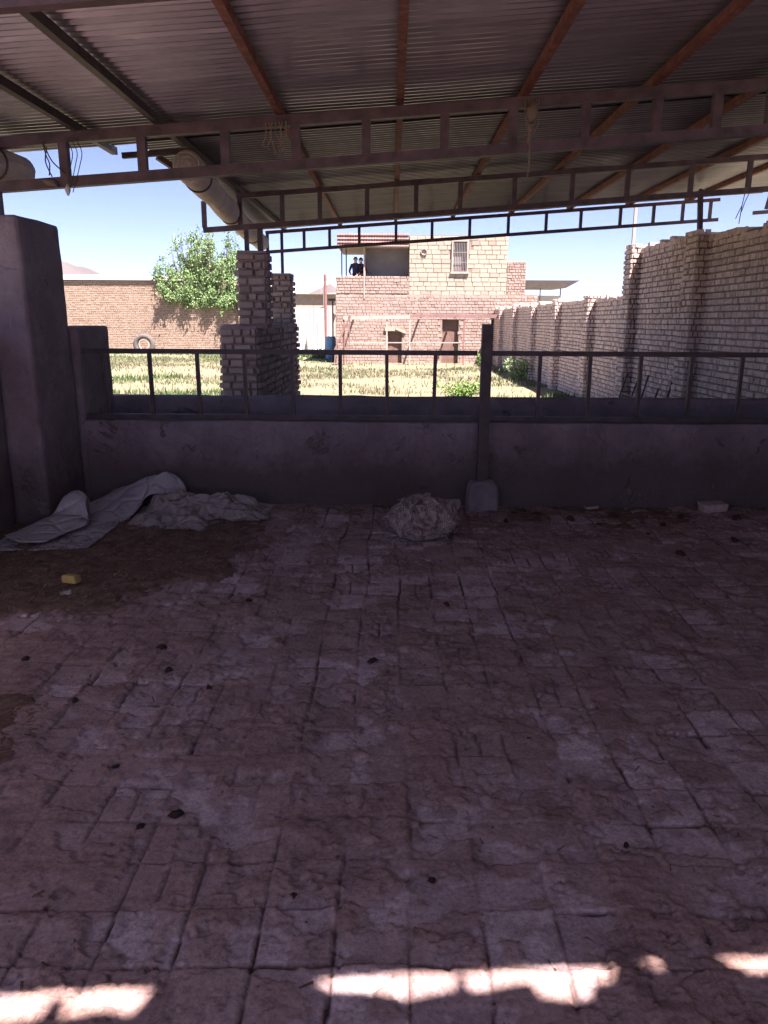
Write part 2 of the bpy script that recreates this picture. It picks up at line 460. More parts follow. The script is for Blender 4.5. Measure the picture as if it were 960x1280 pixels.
def build_litter():
    xs = np.arange(-3.0, 4.3, .016); ys = np.arange(2.0, 6.66, .016)
    X, Y = np.meshgrid(xs, ys)
    m = litter_mask(X, Y)
    z = m*(.012+.05*fbm(X*5, Y*5, 130, 5, .65)) + (fbm(X*30, Y*30, 133, 3, .7)-.5)*.022*m - .022 + .012*m
    nr, nc = X.shape; i = np.arange(nr*nc).reshape(nr, nc)
    Fq = np.stack([i[:-1, :-1], i[:-1, 1:], i[1:, 1:], i[1:, :-1]], -1).reshape(-1, 4)
    mm = np.minimum.reduce([m[:-1, :-1], m[1:, 1:], m[:-1, 1:], m[1:, :-1]]).ravel()
    Fq = Fq[mm > .06]
    V = np.stack([X, Y, z], -1).reshape(-1, 3)
    tint = np.clip(fbm(X*14, Y*14, 137, 4, .7)*.9, 0, 1).ravel()
    # loose stalks and crumbs on top
    rng = np.random.default_rng(3)
    n = 60000
    px = rng.uniform(-3.0, 4.2, n); py = rng.uniform(1.4, 6.62, n)
    keep = rng.uniform(0, 1, n) < np.maximum(litter_mask(px, py)**1.5*.75, .03 + .12*ss(5.2, 6.5, py)*ss(.4, 1.2, px)*ss(.45, .6, fbm(px*3, py*3, 141, 3)))
    px, py = px[keep], py[keep]; n = len(px)
    base = litter_mask(px, py)
    pz = base*(.012+.05*fbm(px*5, py*5, 130, 5, .65)) + .004
    ang = rng.uniform(0, math.pi, n); L = rng.uniform(.004, .024, n); w = rng.uniform(.0012, .004, n)
    tl = rng.uniform(-.5, .5, n)
    dx, dy, dz = np.cos(ang)*L, np.sin(ang)*L, tl*L
    qx, qy = -np.sin(ang)*w, np.cos(ang)*w
    P = np.stack([np.stack([px-dx+qx, py-dy+qy, pz-dz], -1), np.stack([px-dx-qx, py-dy-qy, pz-dz], -1),
                  np.stack([px+dx-qx, py+dy-qy, pz+dz], -1), np.stack([px+dx+qx, py+dy+qy, pz+dz+.003], -1),
                  np.stack([px, py, pz+w*2.0], -1)], 1)
    o = len(V)
    b = o + np.arange(n)*5
    F2 = np.concatenate([np.stack([b, b+1, b+4, b+4], -1)[:0], np.stack([b, b+1, b+2, b+3], -1)])
    V2 = P.reshape(-1, 3)
    t2 = np.repeat(np.clip(rng.beta(1.6, 2.2, n), 0, 1), 5)
    V = np.concatenate([V, V2]); t = np.concatenate([tint, t2])
    F = np.concatenate([Fq, F2])
    me = mesh_np('manure_litter', V, F, np.stack([t, t, t], -1))
    me.materials.append(M['litter'])
    o = link(bpy.data.objects.new('manure_litter', me))
    kind(o, 'stuff'); tag(o, 'dark straw and dried manure strewn over the tiled floor', 'litter')
build_litter()

# dung lumps
def lump_mesh(seed, m, name, flat=.6):
    rng = random.Random(seed); mb = MB()
    n, k = 9, 6
    vs = []
    for i in range(k+1):
        th = math.pi*i/k
        for j in range(n):
            ph = 2*math.pi*j/n
            r = 1 + rng.uniform(-.28, .28)
            vs.append((math.sin(th)*math.cos(ph)*r, math.sin(th)*math.sin(ph)*r*.8, math.cos(th)*flat*r))
    mb.add(vs, [(i*n+j, i*n+(j+1) % n, (i+1)*n+(j+1) % n, (i+1)*n+j) for i in range(k) for j in range(n)])
    o = mb.build(name, m, smooth=True); return o
protos = [lump_mesh(s, M['dung'], 'dung_lump', f) for s, f in ((1, .55), (2, .7), (3, .45))]
spots = [(286, 753, 7), (178, 808, 6), (173, 1020, 9), (135, 1030, 6), (350, 1125, 9), (545, 1095, 6), (262, 862, 5), (185, 842, 5),
         (465, 822, 7), (815, 690, 7), (560, 757, 6)]
world = [(-.82, 4.21, .026), (-1.14, 3.55, .022), (-.70, 2.22, .024), (-.80, 2.16, .014), (-.27, 1.85, .017), (.13, 1.93, .013),
         (-.80, 3.12, .018), (-1.03, 3.30, .018), (-.08, 3.42, .022), (2.05, 5.20, .04), (.33, 4.17, .025),
         (1.75, 3.6, .018), (.55, 2.72, .014), (-1.75, 3.4, .02), (2.6, 5.6, .03),
         (2.2, 6.0, .035), (1.5, 6.2, .03), (1.25, 6.3, .045), (.95, 6.1, .025), (2.9, 6.25, .035), (3.2, 5.9, .03),
         (1.9, 6.35, .03), (2.45, 6.3, .025), (2.0, 5.75, .022), (1.7, 6.05, .018), (3.05, 5.5, .02), (1.12, 6.42, .04), (1.05, 6.33, .03),
         (-1.35, 3.0, .015), (2.0, 3.1, .016), (-1.0, 2.5, .012), (.75, 2.1, .010)]
for i, (x, y, r) in enumerate(world):
    o = protos[i] if i < 3 else protos[i % 3].copy()
    if i >= 3: link(o)
    o.location = (x, y, r*.38); o.rotation_euler = (random.uniform(-.3, .3), random.uniform(-.3, .3), random.uniform(0, 6.3))
    o.scale = (r*random.uniform(1, 1.5), r, r)
    tag(o, 'small dark lump of dried dung lying on the dusty tiles', 'dung', 'dried dung lumps scattered on the floor')

# ------------------------------------------------------------------ LOW WALLS, PILLAR
def noisy_box(name, x0, x1, y0, y1, z0, z1, m, parent=None, amp=.008, step=.09, bev=.02, seed=0, taper=None):
    """plastered block: subdivided box with a hand-trowelled, slightly wavy surface"""
    import bmesh
    bm = bmesh.new(); bmesh.ops.create_cube(bm, size=1)
    for v in bm.verts:
        v.co = Vector((x0 + (v.co.x+.5)*(x1-x0), y0 + (v.co.y+.5)*(y1-y0), z0 + (v.co.z+.5)*(z1-z0)))
    bmesh.ops.bevel(bm, geom=bm.edges[:], offset=bev, segments=2, affect='EDGES', profile=.6)
    for ax, lo, hi in ((0, x0, x1), (1, y0, y1), (2, z0, z1)):
        n = int((hi-lo)/step)
        for k in range(1, n+1):
            co = [0, 0, 0]; co[ax] = lo + (hi-lo)*k/(n+1); no = [0, 0, 0]; no[ax] = 1
            bmesh.ops.bisect_plane(bm, geom=bm.verts[:]+bm.edges[:]+bm.faces[:], plane_co=co, plane_no=no)
    P = np.array([v.co[:] for v in bm.verts])
    d = [(fbm(P[:, a]*3+seed, P[:, b]*3+seed*2, 200+seed+k, 4, .55)-.5)*2*amp for k, (a, b) in enumerate(((1, 2), (0, 2), (0, 1)))]
    for i, v in enumerate(bm.verts):
        v.co += Vector((d[0][i], d[1][i], d[2][i]))
        if taper:
            t = (v.co.z-z0)/(z1-z0); cx, cy = (x0+x1)/2, (y0+y1)/2; k = 1-taper*t
            v.co.x = cx+(v.co.x-cx)*k; v.co.y = cy+(v.co.y-cy)*k
    me = bpy.data.meshes.new(name); bm.to_mesh(me); bm.free()
    me.materials.append(m); me.polygons.foreach_set('use_smooth', [True]*len(me.polygons))
    o = link(bpy.data.objects.new(name, me))
    if parent: o.parent = parent
    return o
o = noisy_box('manger_wall', -2.72, 6.0, 6.66, 6.82, -.05, .745, M['plaster'], seed=1, amp=.012)
tag(o, 'low grey plastered manger wall under the black railing', 'wall')
o = noisy_box('trough_wall', -2.9, 6.0, 7.42, 7.58, -.2, .885, M['plaster'], seed=2, amp=.01)
tag(o, 'outer grey wall of the feeding trough behind the railing', 'wall')
t = MB(); t.box(-2.9, 6.0, 6.83, 7.41, -.1, .42)
tag(t.build('trough_bed', M['concrete']), 'grey concrete bed of the feeding trough between its two walls', 'trough')

# pillar at the left end of the manger
o = noisy_box('plastered_pillar', -3.55, -2.70, 5.87, 6.64, -.05, 2.335, M['plaster'], seed=3, amp=.010, bev=.035, taper=.05)
tag(o, 'thick tapering grey plastered pillar carrying the nearest truss', 'pillar')
o = noisy_box('stub_wall', -3.3, -2.66, 6.64, 7.40, -.05, 1.535, M['plaster'], seed=4, amp=.014, bev=.04)
tag(o, 'short shoulder-high plastered wall stub just beyond the pillar', 'wall')
o = noisy_box('side_wall', -3.5, -2.95, -4.5, 5.86, -.05, 1.52, M['plaster'], seed=5, amp=.014, bev=.05, step=.14)
tag(o, 'chest-high grey plastered side wall leading up to the pillar', 'wall')
# back of the shed, behind the camera
o = noisy_box('rear_wall', -3.5, 4.4, -7.3, -7.05, -.05, 1.2, M['plaster'], seed=6, step=.3)
tag(o, 'low grey plastered wall across the open back of the shed', 'wall')

# ------------------------------------------------------------------ RAILING, POST
def railing(x0, x1, bars, label):
    e = empty('metal_railing', label, 'railing', ((x0+x1)/2, 6.72, .75), 'railings on the manger wall')
    m = MB(); m.bar((x0, 6.72, 1.333), (x1, 6.72, 1.333), .04, .042); part(m, 'top_rail', M['steel'], e)
    m = MB(); m.bar((x0, 6.72, .775), (x1, 6.72, .775), .04, .04); part(m, 'bottom_rail', M['steel'], e)
    for b in bars:
        m = MB(); m.bar((b, 6.72, .79), (b + random.uniform(-.006, .006), 6.72, 1.315), .03, .036, Vector((0, 1, 0)))
        part(m, 'baluster', M['steel'], e)
railing(-2.70, .735, [-2.495, -2.08, -1.668, -1.262, -.851, -.44, -.035, .372],
        'black square-bar railing left of the thick steel post')
railing(.86, 5.2, [1.274, 1.707, 2.14, 2.572, 3.003, 3.43, 3.86, 4.29, 4.72], 'black square-bar railing right of the thick steel post')
e = empty('steel_post', 'thick black steel channel post set in a concrete block', 'post', (.797, 6.59, 0))
m = MB()
m.box(.752, .84, 6.545, 6.553, .2, 1.572); m.box(.752, .760, 6.5535, 6.605, .2, 1.572); m.box(.832, .84, 6.5535, 6.605, .2, 1.572)
m.box(.752, .84, 6.6055, 6.613, .2, 1.572)
part(m, 'channel', M['steel'], e)
m = MB()
m.box(.748, .846, 6.541, 6.618, 1.573, 1.580); part(m, 'cap_plate', M['steel'], e)
# cast block with a rounded top
m = MB()
prof = []
for k in range(13):
    a = math.pi*k/12; prof.append((.80-.135*math.cos(a)**1 if False else .80-math.copysign(abs(math.cos(a))**.6, math.cos(a))*.135, .14+.125*math.sin(a)**.7))
prof = [(.655, -.03)] + prof + [(.945, -.03)]
rows = []
for yy, k in ((6.462, .80), (6.478, .95), (6.53, 1.02), (6.64, 1.0), (6.655, .95)):
    rows.append([(.80+(x-.80)*k + random.uniform(-.004, .004), yy + random.uniform(-.007, .007), z*k + random.uniform(-.010, .008)) for x, z in prof])
m.grid(rows)
nn = len(prof); m.f += [tuple(range(nn)), tuple(4*nn+i for i in range(nn))[::-1]]; m.mi += [0, 0]
o = part(m, 'concrete_foot', M['concrete'], e); mods(o, bev=.008)

# ------------------------------------------------------------------ TRUSSES, PURLINS, ROOF
SL = .0735
def ztop(x): return 3.14 + SL*x
def truss(y, x0, x1, posts, depth, label, start_post=True, w=.055, h=.058, top_from=None, m='steel_truss'):
    e = empty('steel_truss', label, 'truss', (x0, y, ztop(x0)), 'ladder trusses under the shed roof')
    tf = x0 if top_from is None else top_from
    b = MB(); b.bar((tf, y, ztop(tf)-h/2), (x1, y, ztop(x1)-h/2), w, h); part(b, 'top_chord', M[m], e)
    b = MB(); b.bar((x0, y, ztop(x0)-depth+h/2), (x1, y, ztop(x1)-depth+h/2), w, h); part(b, 'bottom_chord', M[m], e)
    for p in posts:
        b = MB(); b.bar((p, y, ztop(p)-depth+h-.002), (p, y, ztop(p)-h+.002), w*.92, h*.86, Vector((0, 1, 0))); part(b, 'web_post', M[m], e)
    return e
truss(3.05, -3.3, 5.8, [-2.9, -2.2, -1.6, -1.0, -.4, .2, .8, 1.4, 2.0, 2.6, 3.2, 3.8, 4.4, 5.0], .385, 'ladder truss directly overhead, just entering the top left corner')
truss(6.28, -3.3, 5.8, [-3.1, -2.493, -1.898, -1.267, -.734, -.202, .383, .895, 1.43, 1.959, 2.40, 2.80, 3.3, 3.85, 4.4, 5.0, 5.5], .385,
      'nearest big ladder truss, spanning the whole picture above the manger', w=.07, h=.075)
truss(9.45, -2.20, 5.8, [-2.185, -1.766, -1.275, -.84, -.295, .269, .776, 1.393, 2.05, 2.68, 3.40, 4.055, 4.7, 5.3], .40,
      'middle ladder truss resting on the nearer brick pier', top_from=-1.80)
truss(13.1, -2.05, 5.2, [-2.022, -1.428, -1.015, -.537, .056, .636, 1.241, 1.858, 2.462, 3.014, 3.642, 4.168, 4.629, 5.064], .35,
      'farthest ladder truss, standing out against the sky', w=.05, h=.05)
# the neighbouring shed's truss, right edge of the picture
e = empty('steel_truss', 'short dark truss end of the next shed above the brick wall', 'truss', (5.75, 13.1, 3.3))
b = MB(); b.bar((5.75, 13.1, 3.30), (9, 13.1, 3.54), .05, .055); part(b, 'bottom_chord', M['steel_truss'], e)
b = MB(); b.bar((5.95, 13.1, 3.66), (9, 13.1, 3.89), .05, .055); part(b, 'top_chord', M['steel_truss'], e)
for p in (6.0, 6.35, 7.0, 7.6, 8.2):
    b = MB(); b.bar((p-.05, 13.1, 3.34+.073*(p-5.75)), (p, 13.1, 3.61+.073*(p-5.75)), .045, .05, Vector((0, 1, 0))); part(b, 'web_post', M['steel_truss'], e)

ord_ = ['first', 'second', 'third', 'fourth', 'fifth', 'sixth', 'seventh', 'eighth', 'ninth']
for i, (x, y0, y1) in enumerate([(-2.39, .5, 7.12), (-1.765, .5, 13.35), (-.85, .5, 13.35), (.05, .5, 13.35), (.97, .5, 13.35), (1.91, .5, 13.35),
                                 (2.85, .5, 13.35), (3.8, .5, 13.35), (4.75, .5, 13.35)]):
    b = MB(); z = ztop(x)+.031
    b.bar((x, y0, z), (x, y1, z), .05, .058)
    o = b.build('roof_purlin', M['steel'] if i < 2 else M['rust'])
    tag(o, ('dark steel purlin under the roof sheets, %s from the left' if i < 2 else 'rust-red purlin running under the roof sheets, %s from the left') % ord_[i],
        'purlin', 'purlins under the roof')

def corrugated(name, x0, x1, y0, y1, zfun, label, pitch=.084, amp=.022, edge=None, nx=24, mat='galv'):
    """trapezoid-rib sheeting, ribs running along X"""
    ph = [0, .20, .37, .83]
    hs = [0, 0, 1, 1]
    ys, hh = [], []
    k = 0
    while True:
        for p, h in zip(ph, hs):
            yy = y0 + (k+p)*pitch
            if yy > y1: break
            ys.append(yy); hh.append(h*amp)
        if y0 + k*pitch > y1: break
        k += 1
    rows = []
    sheets = np.linspace(x0, x1, nx)
    for yy, h in zip(ys, hh):
        rows.append([(x, yy, zfun(x) + h + .003*math.sin(x*3.1+yy*1.7) + .0015*math.sin(x*7.7-yy*2.9)) for x in sheets])
    if edge:
        for r in rows:
            for j, p in enumerate(r): r[j] = edge(*p)
    mb = MB(); mb.grid(rows)
    o = mb.build(name, M[mat]); mods(o, solid=.0015)
    return tag(o, label, 'roof')
zr = lambda x: ztop(x)+.064
def y_edge(xr): return .200 + .045*(xr-.3)
corrugated('corrugated_roof', -3.3, 6.0, .17, 7.16, lambda x: zr(x)+.024, 'weathered corrugated metal roof over the near part of the shed',
           edge=lambda x, y, z: (x, max(y, y_edge(x), 2.9 if x < -1.3 else 0), z))     # hole added over the left bay, out of view, to brighten the floor
corrugated('corrugated_roof', -2.16, 6.0, 7.02, 13.45, zr, 'corrugated metal roof section beyond the manger, lighter underneath')
corrugated('corrugated_roof', 5.9, 9.5, 10.6, 13.6, lambda x: 3.98+.073*(x-6), 'broken sheet roof edge of the next shed above the brick wall')

# sheet added behind the camera; its cut front edge shapes the floor's sun patches
def gap_at(xf):
    # free slot width as seen on the floor (xf = where that light lands)
    g = -.05
    segs = [(-1.02, -.565, .085), (-.20, .585, .062), (.645, .715, .06), (.85, 1.2, .06), (1.55, 1.9, .07), (-2.2, -1.5, .08)]
    for a, b, w in segs:
        if a <= xf <= b:
            t = min((xf-a)/.07, (b-xf)/.03, 1)
            g = w*t + .005*math.sin(xf*31)+.007*math.sin(xf*13+1)
            if abs(xf+.78) < .02: g *= .35
            if abs(xf-.195) < .018: g *= .35
            if abs(xf-.44) < .07: g += .035
            if a == -.20: g *= .45+.55*min(1, (xf+.2)/.25)
    return g
rb = MB(); rows = []
SX, SY = .342, .407
xs_ = np.arange(-1.15, 6.0, .012)
front = [(x, y_edge(x) - gap_at(x - SX*(zr(x)+.03)), zr(x)+.060) for x in xs_]
back = [(x, -1.7, zr(x)+.062) for x in xs_]
mid = [(x, -.25, zr(x)+.047) for x in xs_]
rb.grid([front, mid, back])
o = rb.build('sun_slot_sheet', M['galv']); mods(o, solid=.002)
tag(o, 'added roof sheeting behind and above the viewer, its edge cut to shape the sun patches', 'roof')

# side posts carrying the trusses
def post(p, q, w, label, m='steel'):
    b = MB(); b.bar(p, q, w, w, Vector((0, 1, 0))); o = b.build('steel_prop', M[m])
    return tag(o, label, 'post', 'short props between wall tops and trusses')
post((-3.03, 6.26, 2.33), (-3.03, 6.26, 2.54), .06, 'short steel prop on top of the plastered pillar')
post((-1.71, 9.5, 2.36), (-1.71, 9.5, 2.615), .05, 'thin prop at the left on the nearer brick pier')
post((-1.55, 9.5, 2.36), (-1.55, 9.5, 2.63), .06, 'thicker prop at the right on the nearer brick pier')
post((-1.79, 13.1, 2.31), (-1.79, 13.1, 3.0), .045, 'tall thin prop rising from the farther brick pier')
post((4.28, 14.45, 2.93), (4.28, 14.45, 3.62), .05, 'pale prop standing at the stepped end of the high brick wall', 'pale_beam')
post((4.35, 11.55, 2.83), (4.47, 12.0, 3.46), .06, 'dark prop over the middle pilaster of the high brick wall')

# rolled canvas curtains
def roll(p, q, r, bands, label):
    p, q = Vector(p), Vector(q)
    e = empty('rolled_curtain', label, 'curtain', tuple(p), 'rolled side curtains under the roof edge')
    b = MB(); n = 26; pts, rs = [], []
    for i in range(n+1):
        t = i/n; c = p.lerp(q, t); c.z -= .03*math.sin(math.pi*t); pts.append(c)
        rs.append(r*(1 + .07*math.sin(t*19) + random.uniform(-.03, .03)) * (.86 if any(abs(t-b_) < .5/n for b_ in bands) else 1))
    b.tube(pts, rs, 18); part(b, 'canvas_roll', M['tarp'], e, True)
    b = MB()       # spiral end of the roll
    d = (p-q).normalized(); a = d.cross(Vector((0, 0, 1))).normalized(); u = a.cross(d)
    sp = [p + d*.012 + (a*math.cos(t) + u*math.sin(t))*(r*.92*(1-t/22)) for t in np.linspace(0, 19, 70)]
    b.tube(sp, .006, 5); part(b, 'roll_end', M['tarp'], e, True)
    for t in bands:
        c = p.lerp(q, t); c.z -= .03*math.sin(math.pi*t)
        b = MB()
        ring = [c + (a*math.cos(x) + u*math.sin(x))*(r*1.0) for x in np.linspace(0, 2*math.pi, 22)]
        b.tube(ring, .008, 6); part(b, 'strap', M['steel'], e)
    return e
roll((-1.74, 7.0, 2.86), (-2.10, 12.95, 2.80), .125, [.08, .42, .78], 'long rolled-up canvas curtain hanging under the far roof edge')
roll((-3.05, 6.75, 2.76), (-3.25, 3.2, 2.78), .125, [.12, .6], 'short rolled-up canvas curtain above the plastered pillar')
# angled strut and eave bar behind the nearest truss
b = MB(); b.bar((-2.30, 7.04, 2.945), (-1.70, 7.04, 2.985), .04, .045)
tag(b.build('eave_bar', M['steel']), 'short dark bar joining two purlin ends at the roof corner', 'bar')
b = MB(); b.bar((-2.02, 7.10, 2.95), (-1.78, 7.3, 2.80), .045, .045)
tag(b.build('corner_brace', M['steel_truss']), 'slanting brace beside the end of the long canvas roll', 'brace')

# wires and ropes
def wire(pts, r, name, label, m='wire', cat='wire'):
    # smooth polyline
    P = [Vector(p) for p in pts]; out = []
    for i in range(len(P)-1):
        p0, p1, p2, p3 = P[max(i-1, 0)], P[i], P[i+1], P[min(i+2, len(P)-1)]
        for k in range(6):
            t = k/6
            out.append(.5*((2*p1)+(-p0+p2)*t+(2*p0-5*p1+4*p2-p3)*t*t+(-p0+3*p1-3*p2+p3)*t**3))
    out.append(P[-1])
    b = MB(); b.tube(out, r, 5)
    return b, out
def T1(px, dz): return (px, 6.23, ztop(px)-dz)
e = empty('hanging_wire', 'twisted wire with a rag knot hanging from the left of the nearest truss', 'wire', T1(-2.6, .08), 'wires and ropes hanging from the trusses')
for pts in ([T1(-2.63, .06), T1(-2.61, .16), T1(-2.59, .22), T1(-2.60, .30)], [T1(-2.62, .08), T1(-2.57, .2), T1(-2.48, .29)], [T1(-2.6, .1), T1(-2.62, .2), T1(-2.58, .31)]):
    b, _ = wire(pts, .005, '', ''); part(b, 'strand', M['wire'], e)
k = lump_mesh(11, M['rope'], 'rag_knot', .5); k.parent = e; k.location = (.0, -.01, -.27); k.scale = (.065, .03, .045); k.rotation_euler = (0, .3, 0)
e = empty('hanging_wire', 'loose thin wires looped round the second upright of the nearest truss', 'wire', T1(-2.42, .05), 'wires and ropes hanging from the trusses')
for dx in (0, .035, .07):
    b, _ = wire([T1(-2.45+dx, .05), T1(-2.41+dx, .15), T1(-2.43+dx, .24), T1(-2.46+dx*.4, .36+dx)], .0035, '', ''); part(b, 'strand', M['wire'], e)
b = MB(); b.tube([T1(-2.47, .37), T1(-2.47, .41), T1(-2.47, .45)], [.006, .024, .008], 8); part(b, 'glass_bulb', M['paper'], e, True)
e = empty('hanging_rope', 'frayed rope tied to the nearest truss beside the third rust-red purlin', 'rope', T1(-.88, .05), 'wires and ropes hanging from the trusses')
for k in range(7):
    x = -.95 + .025*k
    b, _ = wire([T1(x, .05), T1(x+.02*math.sin(k*2.1), .13), T1(x-.03*math.cos(k), .2+.02*(k % 3)), T1(x+.02*math.sin(k), .22+.025*(k % 4))], .005, '', ''); part(b, 'strand', M['rope'], e)
e = empty('hanging_rope', 'dark rope bundle with a long tail hanging from the nearest truss', 'rope', T1(1.02, .02), 'wires and ropes hanging from the trusses')
k = lump_mesh(12, M['rope'], 'rope_knot', 1.1); k.parent = e; k.location = (0, -.02, -.1); k.scale = (.045, .04, .06)
for k in range(6):
    x = .97+.02*k
    b, _ = wire([T1(x, .03), T1(x+.01*math.sin(k*2), .12), T1(x+.015*math.cos(k), .2), T1(1.0+.01*math.sin(k), .24+.02*k)], .005, '', ''); part(b, 'strand', M['rope'], e)
b, _ = wire([T1(1.02, .1), T1(1.015, .3), T1(1.02, .45), T1(1.01, .56)], .006, '', ''); part(b, 'strand', M['rope'], e)
e = empty('hanging_wire', 'knotted wire hanging from the broken roof edge above the brick wall', 'wire', (5.55, 13.0, 3.55))
for pts in ([(5.55, 13, 3.62), (5.52, 13, 3.4), (5.5, 13, 3.12)], [(5.62, 13, 3.6), (5.56, 13, 3.45), (5.52, 13, 3.3)], [(5.52, 13, 3.4), (5.47, 13, 3.28), (5.44, 13, 3.2)]):
    b, _ = wire(pts, .007, '', ''); part(b, 'strand', M['wire'], e)

# ------------------------------------------------------------------ BRICK PIER WALL beyond the trough
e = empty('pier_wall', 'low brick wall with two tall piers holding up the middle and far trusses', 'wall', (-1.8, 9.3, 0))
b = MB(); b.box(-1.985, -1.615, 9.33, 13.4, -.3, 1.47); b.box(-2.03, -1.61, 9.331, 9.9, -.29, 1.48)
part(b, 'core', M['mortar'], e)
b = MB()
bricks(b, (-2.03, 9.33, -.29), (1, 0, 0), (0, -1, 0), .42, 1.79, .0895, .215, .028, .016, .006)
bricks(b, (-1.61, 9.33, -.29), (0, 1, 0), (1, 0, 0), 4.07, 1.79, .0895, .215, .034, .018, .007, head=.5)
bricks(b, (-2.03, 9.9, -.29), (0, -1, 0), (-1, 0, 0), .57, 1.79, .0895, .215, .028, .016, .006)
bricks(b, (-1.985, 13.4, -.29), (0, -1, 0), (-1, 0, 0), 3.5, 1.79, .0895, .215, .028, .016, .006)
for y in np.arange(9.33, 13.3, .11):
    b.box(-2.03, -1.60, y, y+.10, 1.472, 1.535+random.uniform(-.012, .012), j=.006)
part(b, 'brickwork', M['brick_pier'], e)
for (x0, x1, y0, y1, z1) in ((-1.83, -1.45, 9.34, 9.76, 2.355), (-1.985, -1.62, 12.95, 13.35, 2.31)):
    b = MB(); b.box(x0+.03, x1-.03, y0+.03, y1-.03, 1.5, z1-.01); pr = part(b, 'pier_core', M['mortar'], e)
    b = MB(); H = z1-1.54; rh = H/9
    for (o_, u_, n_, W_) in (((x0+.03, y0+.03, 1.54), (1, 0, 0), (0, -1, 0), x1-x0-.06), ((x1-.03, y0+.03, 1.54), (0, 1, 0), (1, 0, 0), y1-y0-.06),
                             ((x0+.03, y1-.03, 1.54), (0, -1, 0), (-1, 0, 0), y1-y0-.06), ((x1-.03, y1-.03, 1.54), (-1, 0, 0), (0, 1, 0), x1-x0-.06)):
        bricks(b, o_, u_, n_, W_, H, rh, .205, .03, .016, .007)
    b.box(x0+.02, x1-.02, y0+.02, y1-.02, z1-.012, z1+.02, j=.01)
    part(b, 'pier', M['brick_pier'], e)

# ------------------------------------------------------------------ RIGHT BRICK WALL
XW = 4.40
e = empty('boundary_wall', 'long pink brick boundary wall on the right, high near the shed and stepping down', 'wall', (XW, 7.6, 0))
HP = 15.0
def rtop(y):
    if y < HP: return 2.84 + .06*math.sin(y*1.1) + .03*math.sin(y*4.3) + (.06 if y > 13.9 else 0) - (.22 if y > 14.72 else 0)
    return 2.13 + .03*math.sin(y*1.9) + .02*math.sin(y*5.1)
b = MB()
b.box(XW+.02, XW+.33, -4.5, 14.72, -.3, 2.72); b.box(XW+.02, XW+.33, 14.72, 36, -.3, 2.04)
pils = [(7.9, 2.8), (11.3, 2.84), (14.3, 2.93), (17.2, 2.16), (20.6, 2.15), (24.1, 2.14), (27.7, 2.15), (31.2, 2.15)]
for y, z in pils: b.box(XW-.15, XW+.02, y+.02, y+.43, -.3, z-.06)
part(b, 'core', M['mortar'], e)
b = MB()
bricks(b, (XW+.02, 7.6, -.25), (0, 1, 0), (-1, 0, 0), 26.6, 3.2, .0865, .165, .024, .014, .006, top=lambda s: rtop(7.6+s)+.25)
for y, z in pils:
    bricks(b, (XW-.15, y, -.25), (0, 1, 0), (-1, 0, 0), .45, z+.25, .0865, .215, .024, .016, .006)
    bricks(b, (XW-.15, y+.02, -.25), (1, 0, 0), (0, -1, 0), .17, z+.25, .0865, .13, .024, .016, .006)
# loose top course seen edge-on
y = 7.6
while y < 34:
    z = math.floor((rtop(y)+.25)/.0865)*.0865-.25
    b.box(XW-.005, XW+.335, y, y+.105, z-.09, z+random.choice((0, 0, 0, .012, .05, -.03)), j=.006); y += .118
part(b, 'brickwork', M['brick_wall'], e)
# leaning iron rods
e = empty('iron_rack', 'dark iron frame leaning against the right brick wall', 'rack', (4.2, 12.6, -.1))
for (y, dx) in ((11.6, .0), (12.2, .02), (12.75, .0), (13.3, .03), (13.9, .02)):
    b = MB(); b.bar((4.0-dx, y, -.1), (4.30, y+.3, .66 + .1*math.sin(y*5)), .02, .02); part(b, 'rod', M['steel'], e)
b = MB(); b.bar((4.16, 11.7, .34), (4.16, 14.0, .36), .018, .018); part(b, 'crossbar', M['steel'], e)

# ------------------------------------------------------------------ GROUND and HILLS
def gz(x, y): return -.10 - .0042*np.maximum(y-8, 0)
xs = np.concatenate([[-4000, -1500, -500, -150, -60], np.linspace(-34, 30, 110), [60, 150, 500, 1500, 4000]])
ys = np.concatenate([[-800, -100, -30, -6, 2], np.linspace(7.0, 62, 120), [90, 200, 700, 2500, 6000]])
X, Y = np.meshgrid(xs, ys)
Z = gz(X, np.minimum(Y, 60)) + (fbm(X*.6, Y*.6, 300, 4)-.5)*.10 - np.where((Y < 7.5) & (X > -6) & (X < 9), .16, 0)
i = np.arange(X.size).reshape(X.shape)
Fq = np.stack([i[:-1, :-1], i[:-1, 1:], i[1:, 1:], i[1:, :-1]], -1).reshape(-1, 4)
me = mesh_np('ground', np.stack([X, Y, Z], -1).reshape(-1, 3), Fq); me.materials.append(M['ground'])
kind(link(bpy.data.objects.new('ground', me)), 'structure')

xs = np.linspace(-5200, 400, 150); ys = np.linspace(2600, 5200, 40)
X, Y = np.meshgrid(xs, ys)
ridge = np.exp(-((Y-3600)/520)**2)
env = (.35+.65*ss(850, 1450, -X))*(.8+.2*np.cos((X+1560)/260))
Z = ridge*env*(395*(.45+.6*fbm(X*.0028, Y*.0016, 310, 5, .55))) - 20
i = np.arange(X.size).reshape(X.shape)
Fq = np.stack([i[:-1, :-1], i[:-1, 1:], i[1:, 1:], i[1:, :-1]], -1).reshape(-1, 4)
me = mesh_np('hills', np.stack([X, Y, Z], -1).reshape(-1, 3), Fq); me.materials.append(M['hill'])
kind(link(bpy.data.objects.new('hills', me)), 'structure')

